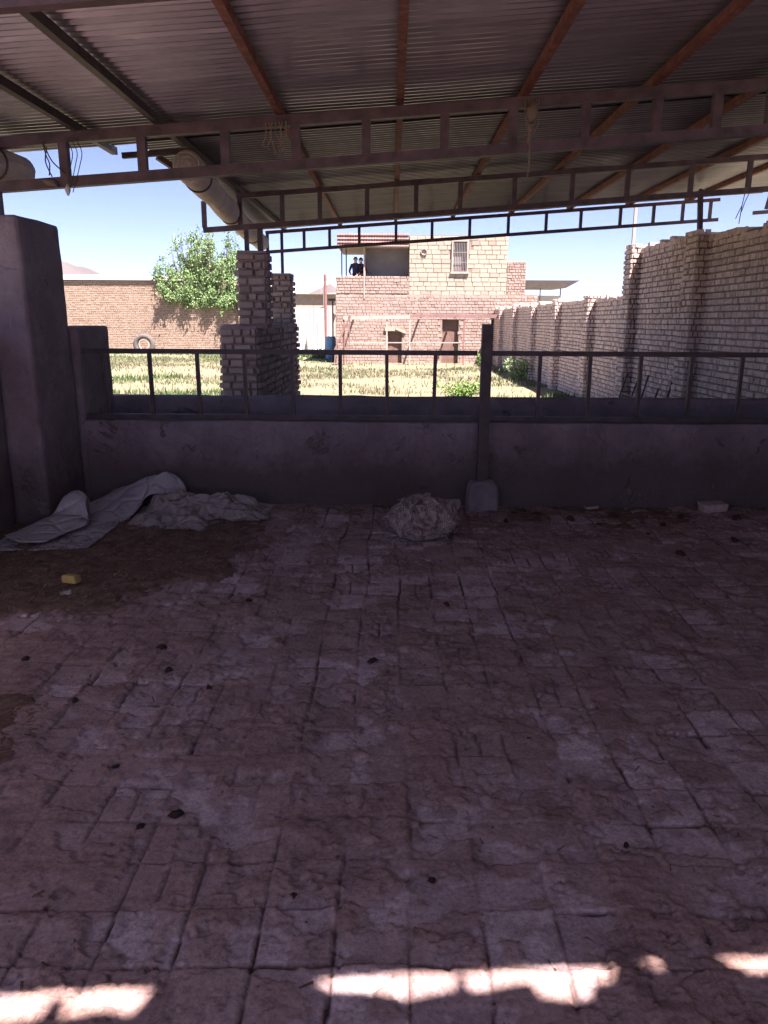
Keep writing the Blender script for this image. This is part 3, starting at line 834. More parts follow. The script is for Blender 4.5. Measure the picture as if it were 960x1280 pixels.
# ------------------------------------------------------------------ GRASS
def build_grass():
    rng = np.random.default_rng(11)
    n = 90000
    y = 9 + 38*rng.uniform(0, 1, n)**.8; x = rng.uniform(-1, 1, n)*(y*.42+2) - 2.0
    keep = (x < 4.25) & ~((x > -2.6) & (y > 33.2)) & ~((x < -1.2) & (x > -2.4) & (y < 13.8)) & (y < 47.6)
    dens = fbm(x*.35, y*.35, 320, 4)
    keep &= rng.uniform(0, 1, n) < ss(.36, .60, dens)*.95+.05
    x, y = x[keep], y[keep]; n = len(x)
    g = fbm(x*.22+3, y*.16, 330, 4)
    g = ss(.36, .62, g)*.8 + ss(30, 40, y)*ss(-3, -6, x)*.35 + .08
    h = (.03 + .11*fbm(x*.5, y*.5, 340, 3))*rng.uniform(.5, 1.4, n) * (1+.5*g)
    w = .010 + .0006*y
    a = rng.uniform(0, math.pi, n); lx, ly = rng.normal(0, .35, n)*h, rng.normal(0, .35, n)*h
    z = gz(x, y) - .03
    P = np.stack([np.stack([x-np.cos(a)*w, y-np.sin(a)*w, z], -1), np.stack([x+np.cos(a)*w, y+np.sin(a)*w, z], -1),
                  np.stack([x+lx, y+ly, z+h+.03], -1)], 1).reshape(-1, 3)
    F = np.arange(n*3).reshape(-1, 3)
    t = np.repeat(np.clip(g + rng.normal(0, .18, n), 0, 1), 3)
    me = mesh_np('grass', P, F, np.stack([t, t, t], -1)); me.materials.append(M['grass'])
    o = link(bpy.data.objects.new('grass', me)); kind(o, 'stuff'); tag(o, 'dry yellow and green grass covering the yard', 'grass')
build_grass()

# ------------------------------------------------------------------ TREES AND BUSHES
def leaf_quads(mb, centers, size, rng, spread):
    for c in centers:
        for _ in range(1):
            d = Vector((rng.gauss(0, 1), rng.gauss(0, 1), rng.gauss(0, .7))).normalized()
            u = d.orthogonal().normalized(); v = d.cross(u)
            a = rng.uniform(0, 6.28); u, v = u*math.cos(a)+v*math.sin(a), v*math.cos(a)-u*math.sin(a)
            L = size*rng.uniform(.7, 1.3); W = L*.45
            p = c + Vector((rng.gauss(0, spread), rng.gauss(0, spread), rng.gauss(0, spread)))
            mb.add([p, p+u*L*.5+v*W*.5, p+u*L, p+u*L*.5-v*W*.5], [(0, 1, 2, 3)])
def tree(loc, label, shoots, leaf=.14, seed=1):
    rng = random.Random(seed)
    e = empty('mulberry_tree', label, 'tree', loc)
    base = Vector(loc)
    tr = MB(); lf = MB()
    fork = base + Vector((0, 0, 2.7))
    tr.tube([base, base+Vector((.05, 0, 1.3)), fork], [.24, .2, .2], 10)
    for (dx, dy, top, zs) in shoots:
        tip = base + Vector((dx, dy, top)); midp = fork.lerp(tip, .45) + Vector((dx*.28, dy*.25, -.12*abs(dx)))
        pts = [fork, fork.lerp(midp, .5)+Vector((0, 0, .05)), midp, midp.lerp(tip, .5)+Vector((dx*.04, 0, 0)), tip]
        tr.tube(pts, [.09, .07, .05, .03, .008], 6)
        # side twigs carry leaves along the whole shoot
        for k in range(30):
            t = rng.uniform(.22, 1)
            f = t*4; i = min(int(f), 3); p = pts[i].lerp(pts[i+1], f-i)
            ln = (1.05-t)*1.05+.12
            d = Vector((rng.gauss(0, 1), rng.gauss(0, 1), rng.gauss(.35, .7))).normalized()*ln*rng.uniform(.5, 1.1)
            q = p+d
            tr.tube([p, q], [.010, .003], 3, False)
            leaf_quads(lf, [p.lerp(q, rng.uniform(.15, 1.05)) for _ in range(14)], leaf, rng, .09)
    part(tr, 'trunk', M['bark'], e, True); part(lf, 'crown', M['leaf'], e)
rng = random.Random(5)
sh = []
for k in range(62):
    u = rng.uniform(-1, 1)
    dx = .25+u*2.7; top = 6.75 - 1.5*(abs(u+(-.0))**2.0)*(1 if u > 0 else 1.35) - rng.uniform(0, 1.7)
    sh.append((dx, rng.uniform(-1.7, 1.2), top+.25, 0))
for dx, t in ((-2.5, 4.9), (-2.4, 4.2), (-2.1, 5.5), (-2.7, 4.6), (-1.0, 7.0), (.0, 7.1), (-.4, 6.8), (1.0, 6.9), (1.9, 6.9), (2.4, 6.9), (-1.4, 6.6), (-2.5, 3.6), (2.7, 3.8), (-2.0, 3.3), (-1.2, 3.0), (0, 3.0), (1.2, 3.1), (.6, 3.6), (2, 3.4)):
    sh.append((dx, -.6-.6*rng.random(), t, 0))
for k in range(26): sh.append((rng.uniform(-2.3, 2.9), -.9-.8*rng.random(), rng.uniform(2.9, 4.6), 0))
tree((-11.6, 48.9, -.25), 'bushy green tree overhanging the sandy brick wall', sh)

def bush(loc, rx, ry, h, label, n=420, leaf=.07, seed=2, mat='weed', group=None):
    rng = random.Random(seed); e = empty('bush', label, 'bush', loc, group)
    b = Vector(loc); st = MB(); lf = MB()
    for k in range(18):
        a = rng.uniform(0, 6.28); r = rng.uniform(.2, 1)
        tip = b + Vector((math.cos(a)*rx*r, math.sin(a)*ry*r, h*rng.uniform(.55, 1.05)))
        st.tube([b, b.lerp(tip, .5)+Vector((0, 0, h*.1)), tip], [.012, .008, .003], 4)
        leaf_quads(lf, [b.lerp(tip, rng.uniform(.2, 1.05)) for _ in range(n//18)], leaf, rng, h*.12)
    part(st, 'stem', M['bark'], e); part(lf, 'foliage', M[mat], e)
bush((1.55, 17.2, -.14), .75, .4, .42, 'low bright green weed clump left of the steel post', 900, .08, 3)
bush((4.05, 24.4, -.18), .55, .6, .75, 'dark green bush growing against the brick wall', 800, .09, 4, 'leaf')
bush((3.55, 30.5, -.2), .5, .5, .55, 'green weeds by the corner of the brick house', 500, .09, 6)
bush((-3.4, 38.5, -.25), .9, .5, .5, 'dark weeds at the foot of the white gate', 500, .1, 7, 'leaf')

# ------------------------------------------------------------------ FAR LEFT WALL, BARN, GATE
g48 = -.28
e = empty('brick_wall', 'long sandy brick wall across the far side of the yard', 'wall', (-15, 48, g48))
b = MB(); b.box(-34, -7.6, 48.02, 48.35, g48-.2, 3.83)
part(b, 'core', M['mortar_pale'], e)
b = MB(); bricks(b, (-26, 48.02, g48), (1, 0, 0), (0, -1, 0), 18.4, 4.1, .105, .26, .024, .016, .008)
bricks(b, (-9.25, 47.72, g48), (1, 0, 0), (0, -1, 0), .5, 4.1, .105, .26, .03, .018, .008)
part(b, 'brickwork', M['brick_far'], e)
b = MB(); b.box(-9.24, -8.76, 47.73, 48.01, g48-.1, 3.8); part(b, 'pilaster', M['mortar_pale'], e)
e = empty('barn', 'white-roofed barn behind the sandy brick wall', 'barn', (-22, 53, g48))
b = MB()
b.add([(-45, 47.86, 3.86), (-12.5, 47.86, 3.86), (-12.5, 57, 4.62), (-45, 57, 4.42), (-45, 47.86, 3.92), (-12.5, 47.86, 3.92), (-12.5, 57, 4.68), (-45, 57, 4.48)],
      [(3, 2, 1, 0), (4, 5, 6, 7), (0, 1, 5, 4), (1, 2, 6, 5), (2, 3, 7, 6), (3, 0, 4, 7)])
part(b, 'roof', M['white_metal'], e)
b = MB(); b.box(-44.5, -13, 56.3, 56.8, g48, 4.3); part(b, 'wall', M['mortar_pale'], e)
# half-buried tyre
e = empty('old_tyre', 'old grey tyre half buried at the foot of the sandy wall', 'tyre', (-15.0, 47.5, g48+.42))
b = MB(); ring = [(-15.0+.52*math.cos(t), 47.5, g48+.36+.52*math.sin(t)) for t in np.linspace(0, 2*math.pi, 29)]
b.tube(ring, .15, 10, False); part(b, 'rubber_ring', M['tyre'], e, True)
b = MB(); ring = [(-15.0+.30*math.cos(t), 47.46, g48+.36+.30*math.sin(t)) for t in np.linspace(0, 2*math.pi, 25)]
b.tube(ring, .05, 8, False); part(b, 'rim', M['pale_beam'], e, True)
# white sheet-metal gate
e = empty('sheet_gate', 'white corrugated sheet gate between the brick piers and the house', 'gate', (-4.4, 44, g48))
b = MB(); rows = []
xs_ = np.linspace(-6.4, -3.35, 140)
for z in (g48+.08, 1.0, 2.24): rows.append([(x, 44+.03*math.cos(x*2*math.pi/.21), z) for x in xs_])
b.grid(rows); o = part(b, 'sheet', M['white_metal'], e); mods(o, solid=.004)
b = MB(); b.bar((-6.4, 44.08, g48), (-6.4, 44.08, 2.3), .07, .07); b.bar((-3.33, 44.08, g48), (-3.33, 44.08, 2.3), .07, .07); b.bar((-6.4, 44.08, 1.2), (-3.33, 44.08, 1.2), .05, .05)
part(b, 'frame', M['pale_beam'], e)
b = MB(); b.box(-6.4, -3.2, 43.9, 44.1, g48-.05, g48+.16); part(b, 'sill', M['pale_beam'], e)
e = empty('neighbour_house', 'low pale house with a shallow gabled roof behind the white gate', 'house', (-4.5, 56, g48))
b = MB(); b.box(-9.5, -3.2, 54, 60, g48, 3.3); part(b, 'wall', M['pale_beam'], e)
b = MB(); b.add([(-9.8, 53.7, 3.32), (-3.0, 53.7, 3.32), (-3.0, 57, 4.35), (-9.8, 57, 4.05), (-9.8, 60.3, 3.32), (-3, 60.3, 3.32)], [(0, 1, 2, 3), (3, 2, 5, 4)])
o = part(b, 'roof', M['white_metal'], e); mods(o, solid=.06)
b = MB(); b.add([(-5.6, 53.0, 3.30), (-3.3, 53.0, 3.36), (-4.1, 53.0, 3.95), (-5.6, 53.4, 3.36), (-3.3, 53.4, 3.40), (-4.1, 53.4, 4.0)], [(0, 1, 2), (3, 5, 4), (0, 2, 5, 3), (1, 4, 5, 2), (0, 3, 4, 1)])
part(b, 'gable', M['grey_panel'], e)
b = MB(); b.tube([(-3.55, 42.5, g48), (-3.55, 42.5, 3.95)], .075, 10)
tag(b.build('red_pole', M['red_beam']), 'upright red pipe beside the white gate', 'pipe')
b = MB(); b.tube([(-3.95, 46, 2.0), (-3.95, 46, 3.6)], .03, 6)
tag(b.build('grey_pole', M['grey_panel']), 'thin grey pole behind the white gate', 'pole')
e = empty('lamp_post', 'thin dark post with a flat cap at the left corner of the house', 'post', (-2.72, 36.5, -.25))
b = MB(); b.bar((-2.72, 36.5, -.25), (-2.72, 36.5, 2.46), .06, .06, Vector((0, 1, 0))); part(b, 'shaft', M['steel'], e)
b = MB(); b.box(-2.92, -2.52, 36.35, 36.65, 2.46, 2.56); part(b, 'cap', M['steel'], e)
e = empty('water_barrel', 'pale blue barrel standing left of the house', 'barrel', (-2.95, 38, -.25))
b = MB(); b.tube([(-2.95, 38, z) for z in (-.25, -.2, .1, .13, .45, .48, .75, .8)], [.22, .25, .25, .265, .265, .25, .25, .22], 16)
part(b, 'drum', M['blue'], e, True)
b = MB(); b.tube([(-2.95, 38, .80), (-2.95, 38, .84)], .235, 16); part(b, 'lid', M['blue'], e, True)

# ------------------------------------------------------------------ HOUSE
YH = 34.0; g = -.22
e = empty('brick_house', 'two-storey pale brick house with a cream upper room and a terrace', 'house', (1.3, YH, g))
doors = [(-.16, .44, g, 1.12), (2.17, 2.88, g, 1.66), (4.28, 4.72, g, 1.66)]
b = MB(); wall_holes(b, -2.4, 6.2, YH+.02, YH+.35, g-.1, 2.62, doors)
b.box(-2.4, -2.05, YH+.36, YH+7, g-.1, 2.6); b.box(5.9, 6.2, YH+.36, YH+7, g-.1, 2.6)
b.box(-2.4, 6.2, YH+.021, YH+7, 2.621, 2.70)                    # first-floor slab
wall_holes(b, .72, 4.86, YH+.04, YH+.36, 2.705, 5.0, [(2.56, 3.14, 3.68, 4.83)])
b.box(.72, 1.0, YH+.37, YH+5, 2.705, 5.0); b.box(4.55, 4.86, YH+.37, YH+5, 2.705, 5.0); b.box(.72, 4.86, YH+.041, YH+5, 5.001, 5.08)
b.box(-2.38, .718, YH+.02, YH+.25, 2.705, 3.36)                 # terrace parapet
b.box(4.95, 5.75, YH+.6, YH+3, 2.705, 4.06)
part(b, 'core', M['mortar_pale'], e)
inh = lambda x0, z0, hs: (lambda s, z: any(h[0]-.09 < x0+s < h[1]+.09 and z0+z < h[3]+.02 and z0+z > h[2]-.05 for h in hs))
b = MB()
bricks(b, (-2.4, YH+.02, g), (1, 0, 0), (0, -1, 0), 8.6, 2.9,   .125, .27, .016, .014, .007, hole=inh(-2.4, g, doors))
bricks(b, (-2.38, YH+.02, 2.71), (1, 0, 0), (0, -1, 0), 3.09, .72, .12, .27, .022, .018, .008)
bricks(b, (4.95, YH+.6, 2.71), (1, 0, 0), (0, -1, 0), .8, 1.38, .115, .25, .022, .018, .008)
bricks(b, (-2.4, YH+5, g), (0, -1, 0), (-1, 0, 0), 4.98, 2.8,   .125, .27, .016, .014, .007)
part(b, 'wall', M['brick_house'], e)
b = MB()
bricks(b, (.72, YH+.04, 2.47), (1, 0, 0), (0, -1, 0), 4.14, 2.58, .184, .42, .02, .014, .006, hole=lambda s, z: 2.50 < s+.72 < 3.2 and 3.64 < z+2.47 < 4.86, head=.8)
part(b, 'cream_wall', M['cream'], e)
for (x0, x1, z0, z1) in doors:
    b = MB(); b.box(x0+.04, x1-.04, YH+.22, YH+.27, z0, z1-.05); d = part(b, 'door', M['doorbrown'], e)
    b = MB(); b.box(x0, x0+.04, YH+.19, YH+.30, z0, z1); b.box(x1-.04, x1, YH+.19, YH+.30, z0, z1); b.box(x0+.04, x1-.04, YH+.19, YH+.30, z1-.05, z1)
    sub(b, 'frame', M['doorbrown'], d)
b = MB(); b.box(-.3, .14, YH-.08, YH-.01, 1.17, 1.32); b.box(.16, .62, YH-.06, YH-.01, 1.14, 1.26, Matrix.Rotation(.4, 3, 'Y')); part(b, 'lintel', M['cream'], e)
# barred window
b = MB(); b.box(2.50, 2.56, YH-.04, YH+.2, 3.62, 4.88); b.box(3.14, 3.20, YH-.04, YH+.2, 3.62, 4.88); b.box(2.56, 3.14, YH-.04, YH+.2, 4.83, 4.89); b.box(2.46, 3.24, YH-.07, YH+.2, 3.54, 3.62)
w = part(b, 'window', M['pale_beam'], e)
b = MB(); b.box(2.56, 3.14, YH+.2, YH+.22, 3.62, 4.83); sub(b, 'pane', M['grey_panel'], w)
b = MB()
for k in range(8): b.bar((2.60+.07*k, YH-.01, 3.62), (2.60+.07*k, YH-.01, 4.83), .018, .018, Vector((0, 1, 0)))
for z in (4.0, 4.4): b.bar((2.56, YH-.012, z), (3.14, YH-.012, z), .02, .02)
sub(b, 'grille', M['grey_panel'], w)
b = MB(); ring = [(1.33+.12*math.cos(t), YH-.01, 4.40+.12*math.sin(t)) for t in np.linspace(0, 6.283, 15)]; b.tube(ring, .03, 6, False); part(b, 'vent_ring', M['mortar'], e)
# terrace: recessed panel, canopy, posts
b = MB(); b.box(-1.18, .70, YH+.9, YH+1.05, 2.71, 4.62); b.box(-1.19, -1.13, YH+.03, YH+.9, 3.40, 4.62); part(b, 'recess_panel', M['grey_panel'], e)
b = MB(); rows = []
for (z, y) in ((4.60, YH-.35), (4.68, YH-.30), (4.74, YH-.36), (4.82, YH-.31), (4.88, YH-.36), (4.96, YH-.31), (5.03, YH-.36), (5.10, YH-.33), (5.2, YH+4)):
    rows.append([(x, y+(.006*math.cos(x*2*math.pi/.11)), z) for x in np.linspace(-2.3, .68, 150)])
b.grid(rows); o = part(b, 'canopy', M['canopy'], e); mods(o, solid=.01)
b = MB(); b.box(-2.3, .68, YH-.3, YH+3.9, 4.585, 4.598); part(b, 'canopy_soffit', M['pale_beam'], e)
for x in (-2.14, -1.95):
    b = MB(); b.bar((x, YH+.12, 3.35), (x, YH+.12, 4.59), .05, .05, Vector((0, 1, 0))); part(b, 'terrace_post', M['steel'], e)
b = MB(); b.box(-1.21, -1.16, YH-.02, YH+.02, 2.5, 4.6); part(b, 'drain_pipe', M['pale_beam'], e)
b = MB(); b.box(4.9, 5.8, YH+.52, YH+.58, 2.62, 2.68); part(b, 'ledge', M['mortar'], e)
# porch frame in front of the house
e = empty('porch_frame', 'low wooden porch frame of thin posts and beams before the house', 'porch', (1.5, 32.6, g))
b = MB(); b.bar((-2.0, 32.6, 1.70), (.75, 32.6, 1.74), .14, .14); part(b, 'pale_beam', M['pale_beam'], e)
b = MB(); b.bar((.78, 32.6, 1.80), (5.2, 32.6, 1.80), .12, .14); part(b, 'brown_beam', M['canopy'], e)
b = MB(); b.bar((-2.0, 32.62, .70), (5.3, 32.62, .74), .04, .04); part(b, 'rail', M['pale_beam'], e)
for x, c in ((-1.98, 'red_beam'), (-.2, 'pale_beam'), (.75, 'pale_beam'), (2.98, 'red_beam'), (4.05, 'pale_beam'), (5.1, 'steel')):
    b = MB(); b.bar((x, 32.6, g), (x, 32.6, 1.68), .06, .06, Vector((0, 1, 0))); part(b, 'post', M[c], e)
for x in (-1.6, 1.2, 2.6, 4.6):
    b = MB(); b.bar((x, 32.65, 1.74), (x, 33.95, 1.78), .07, .07); part(b, 'joist', M['red_beam'], e)
e = empty('slatted_screen', 'dark triangular slatted screen leaning at the left of the porch', 'screen', (-1.9, 32.3, g))
for k in range(7):
    x = -2.35+.1*k; b = MB(); b.bar((x, 32.3, g), (x+.02, 32.5, g+.55+.25*k*1.0), .035, .05, Vector((0, 1, 0))); part(b, 'slat', M['doorbrown'], e)
b = MB(); b.bar((-2.4, 32.28, .3), (-1.7, 32.45, 1.75), .06, .06); part(b, 'rail', M['doorbrown'], e)

# far canopy to the right of the house
e = empty('far_canopy', 'distant flat brown roof on thin posts right of the house', 'canopy', (12, 60, -.3))
b = MB(); b.add([(9.2, 59, 4.0), (12.8, 59, 4.0), (13.7, 58.6, 4.52), (9.2, 58.6, 4.52), (9.2, 64, 4.05), (12.8, 64, 4.05), (13.7, 64.3, 4.57), (9.2, 64.3, 4.57)],
                [(0, 1, 2, 3), (7, 6, 5, 4), (0, 4, 5, 1), (1, 5, 6, 2), (2, 6, 7, 3), (3, 7, 4, 0)])
part(b, 'roof', M['grey_panel'], e)
for x in (9.6, 11.0, 12.5):
    b = MB(); b.bar((x, 59.4, -.3), (x, 59.4, 4.0), .07, .07, Vector((0, 1, 0))); part(b, 'post', M['red_beam'], e)
b = MB(); b.box(8.5, 14.5, 63.6, 63.9, -.4, 3.6); part(b, 'wall', M['white_metal'], e)

# ------------------------------------------------------------------ PEOPLE on the terrace
def person(loc, shirt, label, lean, arms, rotz=0, mask=False):
    """standing figure, skin-modifier body evaluated to one mesh"""
    V, E, Rr = [], [], []
    def add(p, r, parent=None):
        V.append(p); Rr.append(r); i = len(V)-1
        if parent is not None: E.append((parent, i))
        return i
    pel = add((0, 0, .88), .13)
    ab = add((0, -lean*.25, 1.02), .125, pel); ch = add((0, -lean*.6, 1.22), .145, ab); up = add((0, -lean*.9, 1.33), .11, ch)
    nk = add((0, -lean*1.0, 1.40), .055, up); h0 = add((0, -lean*1.08-.01, 1.47), .07, nk); h1 = add((0, -lean*1.12-.01, 1.545), .083, h0); h2 = add((0, -lean*1.12, 1.60), .06, h1)
    for s in (-1, 1):
        hip = add((s*.09, 0, .82), .095, pel); kn = add((s*.10, -.02, .46), .062, hip); an = add((s*.10, .02, .08), .042, kn); add((s*.11, -.12, .035), .035, an)
        shd = add((s*.17, -lean*.88, 1.31), .068, up)
        el, wr = arms[0 if s < 0 else 1]
        e1 = add(el, .045, shd); w1 = add(wr, .03, e1)
        d = (Vector(wr)-Vector(el)).normalized(); side = d.cross(Vector((0, 0, 1))).normalized()
        pm = add(tuple(Vector(wr)+d*.05), .03, w1)
        for k, (o_, L) in enumerate(((-.027, .07), (-.009, .08), (.009, .076), (.027, .06))):
            a_ = add(tuple(Vector(wr)+d*.085+side*o_), .009, pm); f1 = add(tuple(Vector(wr)+d*(.085+L*.5)+side*o_*1.1+Vector((0, 0, -.006))), .008, a_)
            add(tuple(Vector(wr)+d*(.085+L*.9)+side*o_*1.1+Vector((0, 0, -.028))), .007, f1)
        th = add(tuple(Vector(wr)+d*.03+side*(-s*.04)), .011, w1); add(tuple(Vector(wr)+d*.07+side*(-s*.055)), .009, th)
    me = bpy.data.meshes.new('tmp'); me.from_pydata(V, E, [])
    o = link(bpy.data.objects.new('tmp', me))
    sm = o.modifiers.new('skin', 'SKIN'); 
    for i, d in enumerate(me.skin_vertices[0].data): d.radius = (Rr[i], Rr[i]*(.78 if i in (pel, ab, ch, up) else 1))
    me.skin_vertices[0].data[ch].radius = (.165, .115); me.skin_vertices[0].data[up].radius = (.13, .09)
    me.skin_vertices[0].data[0].use_root = True
    s2 = o.modifiers.new('sub', 'SUBSURF'); s2.levels = 2
    dg = bpy.context.evaluated_depsgraph_get(); ev = o.evaluated_get(dg)
    body = bpy.data.meshes.new_from_object(ev); bpy.data.objects.remove(o)
    hc = Vector(V[h1])
    # features of the face, part of the same mesh
    body.materials.clear()
    for m in (shirt, M['trouser'], M['skin'], M['hair']): body.materials.append(m)
    for p in body.polygons:
        c = p.center
        dist_arm = abs(c.x) > .19 and c.z < 1.18
        p.material_index = 1 if c.z < .9 and abs(c.x) < .2 else (2 if c.z > 1.40 else 0)
        for (el, wr) in arms:
            if (c-Vector(wr)).length < .17: p.material_index = 2
        p.use_smooth = True
    root = link(bpy.data.objects.new('person', body)); root.location = loc; root.rotation_euler.z = rotz
    tag(root, label, 'person')
    fb = MB()
    fb.tube([hc+Vector((0, -.075, .02)), hc+Vector((0, -.105, -.02)), hc+Vector((0, -.08, -.03))], [.01, .016, .01], 6)
    for s in (-1, 1): fb.tube([hc+Vector((s*.08, .0, .02)), hc+Vector((s*.092, .005, 0)), hc+Vector((s*.08, 0, -.03))], [.012, .018, .01], 6)
    fb.build('nose_and_ears', M['skin'], root, True)
    fb = MB()
    for s in (-1, 1): fb.tube([hc+Vector((s*.032-.012, -.077, .018)), hc+Vector((s*.032, -.081, .02)), hc+Vector((s*.032+.012, -.077, .018))], [.004, .008, .004], 6)
    fb.tube([hc+Vector((-.025, -.074, -.052)), hc+Vector((0, -.080, -.054)), hc+Vector((.025, -.074, -.052))], [.003, .006, .003], 6)
    fb.build('eyes_and_mouth', M['hair'], root, True)
    hb = MB(); rows = []
    for i in range(8):
        th = i/7*1.75; row = []
        for j in range(17):
            ph = 2*math.pi*j/16; r = .098 + .006*math.sin(j*5+i*3)
            cut = 1.75 if math.sin(ph) > -.35 else .95
            t2 = min(th, cut)
            row.append(hc+Vector((math.sin(t2)*math.cos(ph)*r*.93, .006+math.sin(t2)*math.sin(ph)*r, .012+math.cos(t2)*r)))
        rows.append(row)
    hb.grid(rows); hb.build('hair', M['hair'], root, True)
    if mask:
        mb = MB(); rows = []
        for z in (-.085, -.05, -.012):
            rows.append([hc+Vector((math.sin(a)*.088, -math.cos(a)*.09-.008*(z > -.07), z)) for a in np.linspace(-1.2, 1.2, 9)])
        mb.grid(rows); mods(mb.build('face_mask', M['mask'], root, True), solid=.004)
    return root
person((-1.58, 34.50, 2.575), M['navy'], 'dark-haired person in a navy shirt leaning on the terrace parapet, at left', .12,
       [((-.27, -.16, 1.05), (-.18, -.36, .86)), ((.25, -.2, 1.04), (.06, -.37, .90))], .1)
person((-1.335, 34.52, 2.555), M['maroon'], 'person in a dark plum shirt and pale face mask standing at right on the terrace', .06,
       [((-.24, -.10, 1.04), (-.05, -.30, .93)), ((.25, -.08, 1.04), (.08, -.30, .95))], -.1, True)

# ------------------------------------------------------------------ THINGS ON THE SHED FLOOR
def cr(P, n):
    P = [Vector(p) for p in P]; out = []
    for i in range(len(P)-1):
        p1, p2 = P[i], P[i+1]
        p0 = P[i-1] if i else p1*2-p2
        p3 = P[i+2] if i+2 < len(P) else p2*2-p1
        for k in range(n):
            t = k/n
            out.append(.5*((2*p1)+(-p0+p2)*t+(2*p0-5*p1+4*p2-p3)*t*t+(-p0+3*p1-3*p2+p3)*t**3))
    return out + [P[-1]]
def patch(net, n=8, wr=.004, seed=0):
    A = [cr(r, n) for r in net]
    B = [cr([A[i][j] for i in range(len(A))], n) for j in range(len(A[0]))]
    rows = [[B[j][i] for j in range(len(B))] for i in range(len(B[0]))]
    for r in rows:
        for p in r:
            a = np.array([p.x]); c = np.array([p.y])
            p.z += float((fbm(a*6+seed, c*6, 600+seed, 3)-.5)[0])*wr*3
    return rows
# stiff white sheet thrown against the wall
e = empty('white_sheet', 'stiff grubby white sheet lying on the litter with one end curled up', 'sheet', (-2.4, 5.7, 0))
net = [[(-2.86, 5.08, .035), (-2.62, 5.10, .03), (-2.38, 5.13, .03), (-2.13, 5.17, .03)],
       [(-2.80, 5.5, .05), (-2.58, 5.55, .045), (-2.36, 5.58, .05), (-2.12, 5.6, .045)],
       [(-2.66, 5.9, .07), (-2.48, 5.9, .06), (-2.30, 5.9, .055), (-2.10, 5.92, .05)],
       [(-2.58, 6.15, .09), (-2.40, 6.15, .085), (-2.24, 6.15, .09), (-2.07, 6.15, .10)],
       [(-2.48, 6.35, .11), (-2.32, 6.34, .13), (-2.18, 6.33, .17), (-2.03, 6.30, .20)],
       [(-2.40, 6.5, .16), (-2.25, 6.48, .21), (-2.12, 6.46, .28), (-1.99, 6.40, .31)]]
b = MB(); b.grid(patch(net, 8, .006, 1)); o = part(b, 'sheet', M['felt'], e, True); mods(o, 0, .003)
net = [[(-1.99, 6.40, .308), (-2.05, 6.30, .20), (-2.08, 6.15, .095)], [(-1.93, 6.46, .33), (-1.97, 6.37, .26), (-2.02, 6.24, .17)],
       [(-1.86, 6.51, .29), (-1.88, 6.44, .23), (-1.92, 6.34, .16)], [(-1.80, 6.53, .21), (-1.81, 6.49, .16), (-1.85, 6.40, .10)], [(-1.77, 6.53, .10), (-1.78, 6.5, .08), (-1.82, 6.42, .05)]]
b = MB(); b.grid(patch(net, 8, .003, 2)); o = part(b, 'curled_end', M['felt'], e, True); mods(o, 0, .003)
e = empty('white_sheet', 'smaller folded white flap with a rounded upright lobe, lying on the larger sheet', 'sheet', (-2.6, 5.6, 0))
net = [[(-2.80, 5.34, .07), (-2.70, 5.24, .07), (-2.58, 5.17, .07), (-2.44, 5.18, .07)],
       [(-2.74, 5.48, .08), (-2.62, 5.44, .09), (-2.50, 5.42, .09), (-2.37, 5.40, .08)],
       [(-2.66, 5.63, .11), (-2.55, 5.62, .125), (-2.44, 5.61, .125), (-2.30, 5.60, .09)],
       [(-2.61, 5.73, .13), (-2.53, 5.74, .145), (-2.44, 5.74, .145), (-2.33, 5.72, .12)],
       [(-2.58, 5.80, .20), (-2.52, 5.82, .225), (-2.45, 5.82, .225), (-2.37, 5.79, .19)],
       [(-2.57, 5.88, .24), (-2.52, 5.92, .27), (-2.46, 5.92, .265), (-2.39, 5.88, .23)],
       [(-2.57, 5.94, .20), (-2.52, 5.98, .235), (-2.46, 5.98, .235), (-2.40, 5.94, .19)],
       [(-2.58, 5.95, .08), (-2.52, 5.99, .08), (-2.46, 5.99, .08), (-2.40, 5.95, .08)]]
b = MB(); b.grid(patch(net, 8, .003, 3)); o = part(b, 'flap', M['felt'], e, True); mods(o, 0, .003)
# crumpled sacks
def crumple(x0, x1, y0, y1, hfun, name, label, seed, m, amp=.05, n=90, edge=.1, cat='sack'):
    us = np.linspace(0, 1, n); vs = np.linspace(0, 1, n//2)
    U, Vv = np.meshgrid(us, vs)
    wob = (fbm(U*5, Vv*3, seed, 4)-.5)
    X = x0 + (x1-x0)*U + wob*edge; Y = y0 + (y1-y0)*(Vv) + (fbm(U*6, Vv*2, seed+1, 4)-.5)*edge*1.6
    rid = 1-np.abs(fbm(X*1.8+seed, Y*5.5+X*2.2, seed+2, 2, .5)*2-1)*3.2
    rid2 = 1-np.abs(fbm(X*4+seed, Y*12-X*5, seed+3, 2, .5)*2-1)*3.0
    env = np.sin(np.clip(Vv, 0.0, 1)*math.pi)**.6*ss(0, .12, U)*ss(1, .86, U)
    Z = hfun(U)*env*(.55+.45*fbm(U*3, Vv*2, seed+5, 3)*1.4) + env*(rid*amp+rid2*amp*.22) + .022 + .012*rid2
    i = np.arange(X.size).reshape(X.shape)
    Fq = np.stack([i[:-1, :-1], i[:-1, 1:], i[1:, 1:], i[1:, :-1]], -1).reshape(-1, 4)
    me = mesh_np(name, np.stack([X, Y, np.maximum(Z, .012)], -1).reshape(-1, 3), Fq); me.materials.append(m)
    me.polygons.foreach_set('use_smooth', [True]*len(me.polygons))
    o = link(bpy.data.objects.new(name, me)); mods(o, 1, .004)
    return tag(o, label, cat)
crumple(-2.12, -1.02, 5.98, 6.56, lambda u: .15*(1-u)**.6+.03 - .16*np.exp(-((u-.06)/.07)**2), 'crumpled_sack', 'long heap of crumpled dirty white sacking beside the curled sheet', 400, M['sack'], .045, 190)
